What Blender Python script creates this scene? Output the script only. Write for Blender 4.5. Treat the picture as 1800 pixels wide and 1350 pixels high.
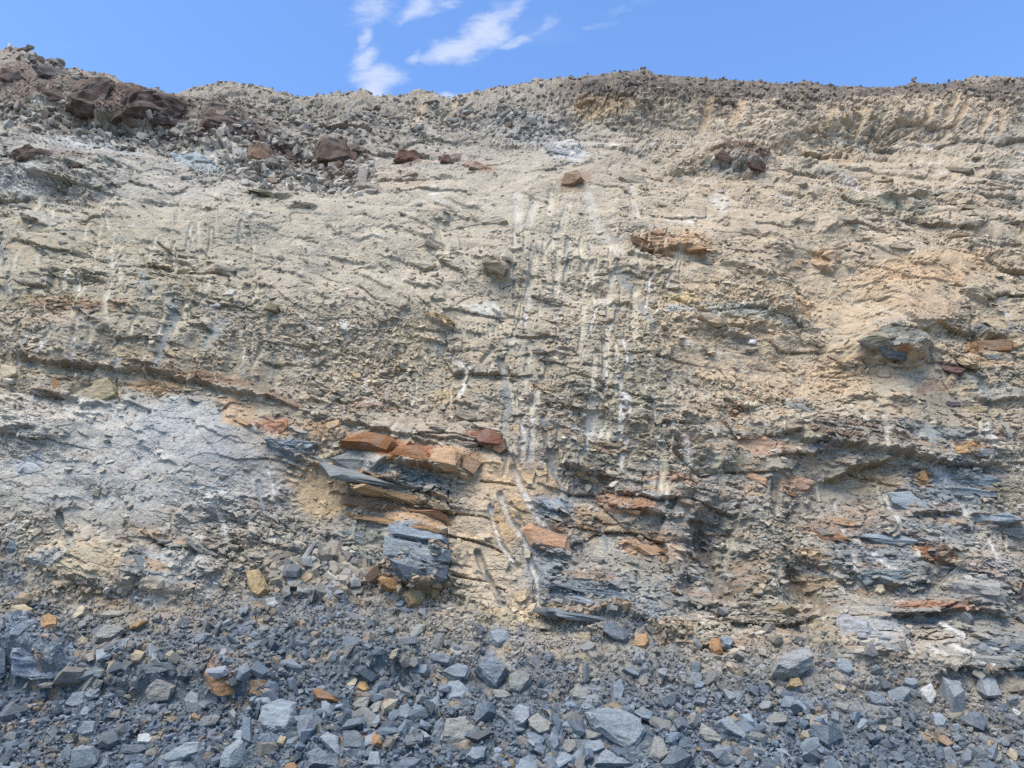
import bpy, bmesh, math, random
import numpy as np
from mathutils import Vector, Matrix

R = math.radians
scene = bpy.context.scene
for o in list(bpy.data.objects):
    bpy.data.objects.remove(o, do_unlink=True)

# ------------------------------------------------------------------ camera
PITCH = R(15.0)
CAM = np.array([0.0, 0.0, 1.6])
HFOV = R(70.0)
FPX = 900.0 / math.tan(HFOV / 2)          # focal length in photograph pixels (1800 wide)
cam_d = bpy.data.cameras.new('camera')
cam_d.sensor_width = 36.0
cam_d.lens = 18.0 / math.tan(HFOV / 2)
cam_d.clip_start = 0.05
cam_d.clip_end = 2000.0
cam = bpy.data.objects.new('camera', cam_d)
scene.collection.objects.link(cam)
cam.location = CAM
cam.rotation_euler = (R(90) + PITCH, 0, 0)
scene.camera = cam
CP, SP = math.cos(PITCH), math.sin(PITCH)

# ------------------------------------------------------------------ sky, sun, exposure
SUN_EL, SUN_ROT = R(64.0), R(212.0)
world = bpy.data.worlds.new('World')
scene.world = world
world.use_nodes = True
wn, wl = world.node_tree.nodes, world.node_tree.links
wn.clear()

def wmath(op, a, b=None, clamp=False):
    n = wn.new('ShaderNodeMath'); n.operation = op; n.use_clamp = clamp
    for k, s in enumerate((a, b)):
        if s is None: continue
        if isinstance(s, (int, float)): n.inputs[k].default_value = s
        else: wl.new(s, n.inputs[k])
    return n.outputs[0]

def wrange(s, a, b, c=0.0, d=1.0, smooth=True):
    n = wn.new('ShaderNodeMapRange')
    n.interpolation_type = 'SMOOTHSTEP' if smooth else 'LINEAR'
    wl.new(s, n.inputs[0])
    for k, v in zip((1, 2, 3, 4), (a, b, c, d)): n.inputs[k].default_value = v
    return n.outputs[0]

sky = wn.new('ShaderNodeTexSky'); sky.sky_type = 'NISHITA'; sky.sun_disc = False
sky.sun_elevation = SUN_EL; sky.sun_rotation = SUN_ROT
sky.air_density = 1.25; sky.dust_density = 0.6; sky.ozone_density = 2.2
tcn = wn.new('ShaderNodeTexCoord')
sep = wn.new('ShaderNodeSeparateXYZ'); wl.new(tcn.outputs['Generated'], sep.inputs[0])
ysafe = wmath('MAXIMUM', sep.outputs[1], 0.06)
pq = wn.new('ShaderNodeCombineXYZ')       # clouds lie on a sheet seen along the direction x/y, z/y
wl.new(wmath('DIVIDE', sep.outputs[0], ysafe), pq.inputs[0])
wl.new(wmath('DIVIDE', sep.outputs[2], ysafe), pq.inputs[1])

def dir_pq(u, v):
    a, V = (u - 900) / FPX, (675 - v) / FPX
    k = CP - V * SP
    return a / k, (SP + V * CP) / k

warp = wn.new('ShaderNodeTexNoise'); warp.inputs['Scale'].default_value = 14.0
warp.inputs['Detail'].default_value = 5.0
wl.new(pq.outputs[0], warp.inputs['Vector'])
wv = wn.new('ShaderNodeVectorMath'); wv.operation = 'MULTIPLY_ADD'
wl.new(warp.outputs['Color'], wv.inputs[0]); wv.inputs[1].default_value = (0.055, 0.055, 0)
off = wn.new('ShaderNodeVectorMath'); off.operation = 'SUBTRACT'
wl.new(pq.outputs[0], off.inputs[0]); off.inputs[1].default_value = (0.0275, 0.0275, 0)
wl.new(off.outputs[0], wv.inputs[2])
CLOUDS = [  # photograph centre, half length, half width, angle, weight
    (652, 18, 52, 26, 35, .55), (640, 70, 36, 13, 85, .75), (646, 108, 42, 17, 60, .85), (668, 136, 55, 24, 10, .9),
    (658, 160, 40, 26, 90, 1.0), (735, 14, 60, 17, 35, .75), (710, 32, 28, 9, 55, .6), (772, 12, 46, 12, 20, .45),
    (800, 80, 62, 24, 15, 1.0), (858, 52, 66, 30, 48, 1.0), (905, 18, 52, 16, 42, .7), (734, 94, 16, 10, 60, .6),
    (900, 74, 40, 12, 12, .75), (793, 168, 28, 11, 0, .8), (1062, 46, 40, 9, 5, .3), (1105, 12, 60, 12, 20, .25),
    (945, 50, 60, 14, 40, .35)]
dens = None
for cu, cv, rl, rw, ang, wgt in CLOUDS:
    p0, q0 = dir_pq(cu, cv)
    k = 1.0 / (FPX * (CP - (675 - cv) / FPX * SP))
    sub = wn.new('ShaderNodeVectorMath'); sub.operation = 'SUBTRACT'
    wl.new(wv.outputs[0], sub.inputs[0]); sub.inputs[1].default_value = (p0, q0, 0)
    mp = wn.new('ShaderNodeVectorRotate'); mp.rotation_type = 'Z_AXIS'
    wl.new(sub.outputs[0], mp.inputs['Vector']); mp.inputs['Angle'].default_value = -R(ang)
    sc = wn.new('ShaderNodeVectorMath'); sc.operation = 'MULTIPLY'
    wl.new(mp.outputs[0], sc.inputs[0]); sc.inputs[1].default_value = (1 / (rl * k), 1 / (rw * k * 1.25), 0)
    ln = wn.new('ShaderNodeVectorMath'); ln.operation = 'LENGTH'; wl.new(sc.outputs[0], ln.inputs[0])
    m = wrange(ln.outputs['Value'], 1.5, 0.1, 0.0, wgt)
    dens = m if dens is None else wmath('MAXIMUM', dens, m)
fb = wn.new('ShaderNodeTexNoise'); fb.inputs['Scale'].default_value = 34.0
fb.inputs['Detail'].default_value = 10.0; fb.inputs['Roughness'].default_value = 0.7
fb.inputs['Distortion'].default_value = 0.4
mpf = wn.new('ShaderNodeMapping'); mpf.inputs['Rotation'].default_value = (0, 0, R(-35)); mpf.inputs['Scale'].default_value = (0.6, 1.2, 1)
wl.new(pq.outputs[0], mpf.inputs['Vector']); wl.new(mpf.outputs[0], fb.inputs['Vector'])
body = wmath('ADD', dens, wmath('MULTIPLY', wmath('SUBTRACT', fb.outputs['Fac'], 0.5), 1.7))
cl_main = wmath('MULTIPLY', wrange(body, 0.0, 1.15), wrange(dens, 0.0, 0.3))
# thin cirrus over the rest of the sky
ci = wn.new('ShaderNodeTexNoise'); ci.inputs['Scale'].default_value = 2.6; ci.inputs['Detail'].default_value = 9.0
ci.inputs['Roughness'].default_value = 0.6
mpc = wn.new('ShaderNodeMapping'); mpc.inputs['Rotation'].default_value = (0, 0, R(-30)); mpc.inputs['Scale'].default_value = (0.7, 2.0, 1)
mpc.inputs['Location'].default_value = (3.3, 1.7, 0)
wl.new(pq.outputs[0], mpc.inputs['Vector']); wl.new(mpc.outputs[0], ci.inputs['Vector'])
cirrus = wrange(ci.outputs['Fac'], 0.55, 0.9, 0.0, 0.35)
cover = wmath('MAXIMUM', cl_main, cirrus, True)
SKY_STRENGTH = 0.1
tintn = wn.new('ShaderNodeVectorMath'); tintn.operation = 'MULTIPLY'; tintn.inputs[1].default_value = (0.80, 1.0, 1.28)
wl.new(sky.outputs[0], tintn.inputs[0])
mixc = wn.new('ShaderNodeMix'); mixc.data_type = 'RGBA'
wl.new(wmath('MULTIPLY', cover, 0.84), mixc.inputs['Factor'])
wl.new(tintn.outputs[0], mixc.inputs['A'])
mixc.inputs['B'].default_value = (3.3, 3.7, 4.7, 1)
bg = wn.new('ShaderNodeBackground'); bg.inputs['Strength'].default_value = SKY_STRENGTH
wl.new(mixc.outputs['Result'], bg.inputs['Color'])
wo = wn.new('ShaderNodeOutputWorld'); wl.new(bg.outputs[0], wo.inputs['Surface'])

sun_d = bpy.data.lights.new('sun', 'SUN')
sun_d.energy = 2.6
sun_d.angle = R(42.0)
sun_d.color = (1.0, 0.908, 0.745)
sun = bpy.data.objects.new('sun', sun_d)
scene.collection.objects.link(sun)
sdir = Vector((math.sin(SUN_ROT) * math.cos(SUN_EL), math.cos(SUN_ROT) * math.cos(SUN_EL), math.sin(SUN_EL)))
sun.rotation_euler = sdir.to_track_quat('Z', 'Y').to_euler()

vs = scene.view_settings
vs.view_transform = 'Standard'; vs.look = 'None'; vs.gamma = 1.0; vs.use_curve_mapping = False
vs.exposure = 1.13
scene.cycles.use_denoising = False
scene.cycles.max_bounces = 4
scene.cycles.diffuse_bounces = 3

# ------------------------------------------------------------------ helpers
f32 = np.float32

def hsh(ix, iy, seed):
    h = (ix.astype(np.int64) * 374761393 + iy.astype(np.int64) * 668265263 + seed * 974711).astype(np.uint32)
    h ^= h >> np.uint32(13); h *= np.uint32(1274126177); h ^= h >> np.uint32(16)
    h *= np.uint32(2246822519); h ^= h >> np.uint32(15)
    return h

def h01(h, k=0):
    if k:
        h = h * np.uint32(2654435761 + 40503 * 2 * k) ; h = h ^ (h >> np.uint32(15)); h = h * np.uint32(2246822519); h ^= h >> np.uint32(13)
    return (h & np.uint32(0xFFFFFF)).astype(f32) / f32(16777216.0)

def vnoise(x, y, seed=0):
    ix, iy = np.floor(x), np.floor(y)
    fx, fy = (x - ix).astype(f32), (y - iy).astype(f32)
    fx = fx * fx * (3 - 2 * fx); fy = fy * fy * (3 - 2 * fy)
    a = h01(hsh(ix, iy, seed)); b = h01(hsh(ix + 1, iy, seed))
    c = h01(hsh(ix, iy + 1, seed)); d = h01(hsh(ix + 1, iy + 1, seed))
    return (a + (b - a) * fx + (c - a) * fy + (a - b - c + d) * fx * fy) * 2 - 1

def fbm(x, y, seed=0, octaves=4, gain=0.5):
    s, amp, tot = 0, 1.0, 0.0
    for o in range(octaves):
        s = s + vnoise(x * 2.03 ** o + o * 17.3, y * 2.03 ** o - o * 9.1, seed + o) * f32(amp)
        tot += amp; amp *= gain
    return s / f32(tot)

def cells(X, Y, seed):
    """nearest jittered cell: returns random values and the offset to the cell centre, edge distance"""
    ix, iy = np.floor(X), np.floor(Y)
    b1 = np.full(X.shape, 9.0, f32); b2 = np.full(X.shape, 9.0, f32)
    bh = np.zeros(X.shape, np.uint32); bx = np.zeros(X.shape, f32); by = np.zeros(X.shape, f32)
    for dx in (-1, 0, 1):
        for dy in (-1, 0, 1):
            h = hsh(ix + dx, iy + dy, seed)
            ox = (ix + dx + 0.5 + (h01(h, 1) - 0.5) * 0.9 - X).astype(f32)
            oy = (iy + dy + 0.5 + (h01(h, 2) - 0.5) * 0.9 - Y).astype(f32)
            d = ox * ox + oy * oy
            nb = d < b1
            b2 = np.where(nb, b1, np.minimum(b2, d))
            b1 = np.where(nb, d, b1); bh = np.where(nb, h, bh)
            bx = np.where(nb, -ox, bx); by = np.where(nb, -oy, by)
    return bh, bx, by, np.sqrt(b2) - np.sqrt(b1)

def facet(c, tilt=1.0, crack=0.35, ck=9):
    bh, bx, by, e = c
    d = (h01(bh, 3) - 0.5) + tilt * ((h01(bh, 4) - 0.5) * bx + (h01(bh, 5) - 0.5) * by)
    return d - crack * np.exp(-e * ck)

def sst(a, b, x):
    t = np.clip((x - a) / (b - a), 0, 1)
    return t * t * (3 - 2 * t)

def lin(rgb):
    c = np.asarray(rgb, float) / 255.0
    return np.where(c <= 0.04045, c / 12.92, ((c + 0.055) / 1.055) ** 2.4)

ALB = 0.90   # brightness to surface albedo
def alb(rgb):
    c = np.asarray(rgb, float); L = c.mean(); d = c - L
    c = np.clip(L * (1.0 if c[0] > c[2] else 0.90) + d * (1.0 if c[0] > c[2] else .78) + (0 if c[0] > c[2] else np.array([-2.0, 1.5, 0])), 12, 235)
    return (lin(c) * ALB).astype(f32)

# ------------------------------------------------------------------ base surface of the quarry face
PROF = [(-6, -.03), (4.6, -.03), (5.8, .0), (6.5, .14), (7.3, .66), (8.25, 1.32), (8.62, 1.9), (9.0, 3.1), (9.65, 5.0), (10.3, 6.5),
        (11.0, 7.8), (11.7, 8.8), (12.2, 9.25), (12.55, 9.75), (13.15, 10.9), (13.5, 11.5), (13.75, 11.72), (14.4, 11.85), (17, 11.9), (60, 11.7)]
pr = np.array(PROF, float)
seg = np.r_[0, np.cumsum(np.hypot(*np.diff(pr, axis=0).T))]
ss = np.linspace(0, seg[-1], 24000)
py_, pz_ = np.interp(ss, seg, pr[:, 0]), np.interp(ss, seg, pr[:, 1])
kk = np.ones(161) / 161.0
ysm = np.convolve(np.pad(py_, 80, 'edge'), kk, 'valid'); zsm = np.convolve(np.pad(pz_, 80, 'edge'), kk, 'valid')

def proj(x, y, z):
    dy, dz = y - CAM[1], z - CAM[2]
    dep = dy * CP + dz * SP
    up = -dy * SP + dz * CP
    dep = np.maximum(dep, 0.05)
    return 900 + FPX * x / dep, 675 - FPX * up / dep, dep

_, vprof, dprof = proj(0 * ysm, ysm, zsm)
i0 = np.argmax((ysm > 5.2) & (vprof < 1420))
CREST_Y, CREST_Z = 13.5, 11.5
ic = np.argmin(np.abs(ysm - CREST_Y))
NV = 750
vv = np.linspace(vprof[i0], vprof[ic], NV)
idx_vis = np.searchsorted(-np.maximum.accumulate(vprof[i0:ic + 1][::-1])[::-1], -vv) + i0
idx_vis = np.clip(idx_vis, i0, ic)
front = np.linspace(0, i0, 14).astype(int)[:-1]
rim = ic + np.unique((np.linspace(0, 1, 40)[1:] ** 1.3 * (np.argmax(ysm > 15) - ic)).astype(int))
back = np.linspace(rim[-1], len(ysm) - 1, 12).astype(int)[1:]
rows = np.unique(np.r_[front, idx_vis, rim, back])
Y0, Z0, S0 = ysm[rows], zsm[rows], ss[rows]
NR = len(rows)
amid = np.linspace(-0.745, 0.745, 1170)
side = 0.745 + 0.0013 * (1.018 ** np.arange(1, 91) - 1) / 0.018
side = np.r_[side, side[-1] + 0.010 * (1.35 ** np.arange(1, 17) - 1) / 0.35]
A = np.r_[-side[::-1], amid, side]
NC = len(A)
W = np.maximum(Y0 * CP + (Z0 - CAM[2]) * SP, 5.0)

CREST = [(-900, 120), (-200, 95), (0, 86), (30, 84), (45, 95), (100, 118), (150, 131), (190, 136), (205, 145), (250, 153), (310, 167), (335, 160), (365, 153),
         (400, 145), (440, 150), (490, 166), (545, 176), (575, 168), (640, 158), (655, 168), (700, 171), (735, 161), (765, 168), (795, 173), (830, 166),
         (880, 155), (950, 144), (1000, 137), (1050, 131), (1090, 127), (1140, 125), (1152, 134), (1180, 138), (1235, 141), (1300, 143), (1400, 147),
         (1470, 149), (1550, 153), (1610, 149), (1640, 152), (1680, 145), (1720, 137), (1765, 135), (1800, 140), (2000, 150), (2700, 140)]
cu_, cv_ = np.array(CREST, float).T
uc = 900 + FPX * A
crest_v = np.interp(uc, cu_, cv_)
Vt = (675 - crest_v) / FPX
zc_t = CAM[2] + CREST_Y * (Vt * CP + SP) / (CP - Vt * SP)
lift = np.clip((Z0 - 5.0) / (CREST_Z - 5.0), 0, 1) ** 1.4
Zg = (Z0[:, None] + (zc_t - CREST_Z)[None, :] * lift[:, None])
Yg = np.repeat(Y0[:, None], NC, 1)
Xg = W[:, None] * A[None, :]
Sg = np.repeat(S0[:, None], NC, 1)
U, Vv, DEP = proj(Xg, Yg, Zg)
rim_row = np.searchsorted(rows, ic)
Vv[rim_row + 1:] = np.minimum(Vv[rim_row + 1:], Vv[rim_row] - 0.1 * np.arange(1, NR - rim_row)[:, None])
ucol = 900 + FPX * A
U = np.repeat(ucol[None, :], NR, 0)
X = Xg.astype(f32); S = Sg.astype(f32); U = U.astype(f32); V = Vv.astype(f32)
TB = [(-300, 980), (0, 985), (60, 1010), (130, 1050), (250, 1075), (330, 1060), (420, 1005), (520, 965), (600, 985), (680, 1050), (800, 1080), (900, 1100), (1000, 1102), (1100, 1092),
      (1200, 1125), (1260, 1150), (1330, 1120), (1450, 1110), (1480, 1165), (1600, 1165), (1700, 1215), (1800, 1230), (2200, 1230)]
tb = np.interp(ucol, *np.array(TB, float).T).astype(f32)[None, :]
is_wall = (1 - sst(-32, 32, V - tb + 24 * vnoise(U / 60, V / 60, 5) + 10 * vnoise(U / 18, V / 18, 6))).astype(f32)

# warped photograph coordinates, so that region borders run unevenly
wu = (U + 16 * fbm(X * 1.4, S * 1.4, 11, 4) + 6 * vnoise(X * 7, S * 9, 12) + 4 * vnoise(X * 19, S * 26, 13)).astype(f32)
wvv = (V + 13 * fbm(X * 1.4, S * 1.4, 21, 4) + 4 * vnoise(X * 7, S * 9, 22) + 2.5 * vnoise(X * 19, S * 26, 23)).astype(f32)

def window(u0, u1, v0, v1):
    c0, c1 = np.searchsorted(ucol, (u0, u1))
    if c1 <= c0: return None
    vb = V[:, c0:c1]
    ok = np.nonzero((vb.min(1) < v1) & (vb.max(1) > v0))[0]
    if len(ok) == 0: return None
    return slice(ok[0], ok[-1] + 1), slice(c0, c1)

def ellipse_mask(cu, cv, ru, rv, ang=0, soft=0.35, warped=True):
    r = max(ru, rv) * 1.4 + 40
    w = window(cu - r, cu + r, cv - r, cv + r)
    if w is None: return None, None
    uu = (wu if warped else U)[w] - cu; v_ = (wvv if warped else V)[w] - cv
    c, s = math.cos(R(ang)), math.sin(R(ang))
    a = (uu * c + v_ * s) / ru; b = (-uu * s + v_ * c) / rv
    d = np.sqrt(a * a + b * b)
    return w, (1 - sst(1 - soft, 1 + soft, d)).astype(f32)

def poly_dist(poly, w, uu, v_):
    d = np.full(uu.shape, 1e9, f32)
    for (x0, y0), (x1, y1) in zip(poly[:-1], poly[1:]):
        dx, dy = x1 - x0, y1 - y0
        t = np.clip(((uu - x0) * dx + (v_ - y0) * dy) / (dx * dx + dy * dy + 1e-6), 0, 1)
        d = np.minimum(d, np.hypot(uu - x0 - t * dx, v_ - y0 - t * dy).astype(f32))
    return d

rng = np.random.default_rng(7)
rnd = random.Random(3)

# ------------------------------------------------------------------ relief: bulges, ledges, grooves
big = np.zeros_like(X)
BULGE = [  # centre u, v, radii, angle, metres towards the viewer
    (225, 185, 110, 45, 12, .45), (430, 245, 100, 38, 18, .30), (60, 150, 70, 60, 10, .2), (90, 290, 140, 40, 4, .22),
    (520, 300, 120, 30, 6, -.28), (1110, 160, 110, 45, 0, .22), (1500, 185, 320, 40, 0, .25), (1290, 280, 60, 25, 5, .28),
    (1560, 280, 240, 40, 3, -.22), (250, 560, 280, 90, 3, .25), (250, 790, 240, 95, 3, .10), (700, 790, 150, 40, 14, .13),
    (735, 975, 62, 62, 0, .30), (560, 860, 60, 80, 10, -.2), (880, 930, 80, 110, 0, .03), (1040, 850, 40, 30, 20, -.1),
    (1260, 990, 42, 110, 18, -.28), (1420, 1040, 38, 55, 20, -.24), (1330, 950, 50, 90, 5, .18), (1560, 960, 120, 60, 3, .25),
    (1720, 1020, 70, 55, 0, .28), (1520, 1110, 70, 35, 10, .22), (1730, 1150, 90, 45, 5, .12), (1560, 610, 60, 35, 10, .3),
    (1450, 640, 120, 60, 15, -.2), (1480, 520, 60, 110, -35, -.22), (1620, 540, 80, 45, 0, .15), (1000, 660, 170, 140, 0, .12),
    (650, 620, 170, 90, 8, -.12), (60, 1165, 80, 40, 8, .35), (240, 1185, 80, 32, 0, .22), (430, 1195, 70, 38, 5, .22),
    (670, 1170, 75, 25, 5, .18), (160, 1000, 110, 40, 5, .18), (300, 1010, 60, 45, 10, .12), (1060, 1055, 120, 45, 12, .2),
    (1500, 840, 80, 20, -10, -.08), (1600, 770, 260, 35, 4, .1), (1180, 720, 80, 110, 0, .1)]
for cu, cv, ru, rv, an, d in BULGE:
    w, m = ellipse_mask(cu, cv, ru, rv, an, 0.6)
    if w: big[w] += m * d

LEDGE = [  # polyline of the lower edge, overhang in metres, height of the ledge in px
    ([(0, 630), (93, 640), (217, 653), (300, 663), (367, 680), (417, 694), (487, 706), (567, 728)], .17, 60),
    ([(40, 690), (93, 694), (147, 701), (150, 714), (210, 711)], .20, 26),
    ([(567, 728), (640, 750), (700, 768), (780, 780)], .20, 34),
    ([(457, 777), (500, 790), (560, 812), (600, 826), (640, 836)], .14, 20),
    ([(640, 836), (682, 812), (743, 823), (785, 830), (830, 842), (850, 818)], .34, 40),
    ([(720, 760), (790, 772), (850, 785), (888, 800)], .14, 20),
    ([(600, 826), (700, 850), (760, 870), (815, 893)], .16, 22), ([(620, 850), (700, 880), (805, 905)], .12, 14),
    ([(690, 1012), (752, 1034), (790, 1008)], .26, 60), ([(660, 1030), (700, 1040), (712, 1035)], .12, 20),
    ([(918, 940), (932, 961), (1002, 978)], .16, 30), ([(987, 815), (1020, 826), (1056, 850)], .26, 26),
    ([(1056, 880), (1110, 895), (1180, 905), (1200, 920)], .2, 24), ([(1333, 748), (1400, 777), (1483, 788), (1567, 800), (1633, 812), (1800, 822)], .26, 34),
    ([(1340, 806), (1373, 800), (1420, 800), (1460, 790)], .14, 18), ([(1448, 842), (1500, 822), (1570, 812)], .22, 24),
    ([(1507, 600), (1533, 620), (1550, 630), (1593, 640), (1612, 612)], .3, 36), ([(1643, 612), (1690, 634), (1727, 653)], .16, 16),
    ([(1713, 565), (1740, 584), (1775, 600)], .2, 18), ([(1700, 700), (1750, 706), (1800, 702)], .14, 14),
    ([(1483, 1080), (1560, 1083), (1667, 1072), (1770, 1083)], .26, 40), ([(1417, 985), (1500, 1010), (1560, 1030), (1640, 1025)], .16, 30),
    ([(1560, 905), (1640, 905), (1700, 900)], .1, 30), ([(430, 351), (460, 339), (527, 349)], .12, 18), ([(497, 368), (530, 359), (567, 368)], .12, 16),
    ([(150, 216), (188, 218), (233, 228), (313, 234), (340, 222)], .22, 46), ([(350, 226), (400, 262), (460, 292), (515, 286)], .2, 34),
    ([(13, 285), (80, 295), (163, 302)], .16, 22), ([(230, 350), (300, 352), (400, 372)], .07, 20), ([(767, 314), (790, 315), (808, 325)], .12, 9),
    ([(665, 403), (690, 398), (708, 408)], .12, 10), ([(950, 256), (1000, 266), (1030, 276)], .12, 16), ([(700, 490), (740, 498), (780, 505)], .1, 14),
    ([(845, 475), (870, 490), (898, 486)], .2, 26), ([(750, 552), (780, 568), (803, 578)], .14, 14), ([(1107, 425), (1150, 445), (1200, 440), (1245, 448)], .16, 22),
    ([(1440, 455), (1465, 462), (1482, 466)], .16, 18), ([(1255, 285), (1290, 297), (1347, 304)], .2, 26), ([(1533, 342), (1570, 346), (1600, 338), (1650, 330)], .14, 18),
    ([(1687, 508), (1720, 520), (1745, 530)], .14, 12), ([(1560, 572), (1620, 575), (1680, 560)], .08, 40), ([(0, 765), (40, 756), (80, 752)], .12, 14),
    ([(200, 940), (270, 945), (330, 942)], .07, 14), ([(223, 1027), (245, 1026), (258, 1016)], .14, 30), ([(0, 1188), (40, 1190), (85, 1203), (130, 1200)], .26, 50),
    ([(188, 1216), (237, 1220), (300, 1212)], .18, 30), ([(367, 1225), (400, 1232), (450, 1225)], .2, 36), ([(600, 1188), (670, 1192), (740, 1186)], .14, 28),
    ([(953, 1070), (1040, 1085), (1160, 1103)], .12, 30), ([(1200, 1050), (1230, 1060), (1280, 1062)], .1, 30), ([(1690, 1165), (1750, 1175), (1800, 1178)], .14, 30),
    ([(1380, 1100), (1420, 1085), (1440, 1075)], .12, 30), ([(1240, 565), (1300, 570), (1357, 566)], .1, 18), ([(1240, 590), (1290, 588), (1330, 592)], .08, 12),
    ([(640, 440), (720, 455), (790, 470)], .06, 16), ([(1175, 297), (1190, 300), (1205, 298)], .1, 10)]
for k in range(800):      # the many short unnamed shelves of the bedded shale
    u0, v0 = rng.uniform(-380, 2180), rng.uniform(240, 1060)
    left = u0 < 900
    sl = (0.2 if left else 0.1) + rng.normal(0, 0.12)
    L = rng.uniform(14, 70) * (1.2 if v0 < 520 and left else 1)
    pts = [(u0 + t * L, v0 + sl * t * L + rng.normal(0, 2.5)) for t in np.linspace(0, 1, 4)]
    LEDGE.append((pts, rng.uniform(.02, .085), rng.uniform(5, 18)))
jag = (3.5 * vnoise(U / 22, V / 60, 33) + 2.2 * vnoise(U / 9, V / 40, 31) + 1.3 * vnoise(U / 3.5, V / 30, 32)).astype(f32)
led = np.zeros_like(X)
for pts, d, H in LEDGE:
    p = np.array(pts, float)
    u0, u1 = p[0, 0], p[-1, 0]
    w = window(u0 - 2, u1 + 2, p[:, 1].min() - H * 3, p[:, 1].max() + 14)
    if w is None: continue
    line = np.interp(ucol[w[1]], p[:, 0], p[:, 1]) if np.all(np.diff(p[:, 0]) > 0) else None
    if line is None:
        o = np.argsort(p[:, 0]); line = np.interp(ucol[w[1]], p[o, 0], p[o, 1])
    dv = V[w] - line[None, :] - jag[w] * (1.0 if H > 12 else .6)
    L = u1 - u0
    end = sst(0, 0.22, (U[w] - u0) / L) * sst(0, 0.22, (u1 - U[w]) / L)
    prof = np.where(dv < 0, np.exp(np.minimum(dv, 0) / H), 1 - sst(0, 2.5 + d * 16, dv))
    led[w] += ((d * .85 if d < .12 else .10 + (d - .12) * .45) * end * prof).astype(f32)

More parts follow.
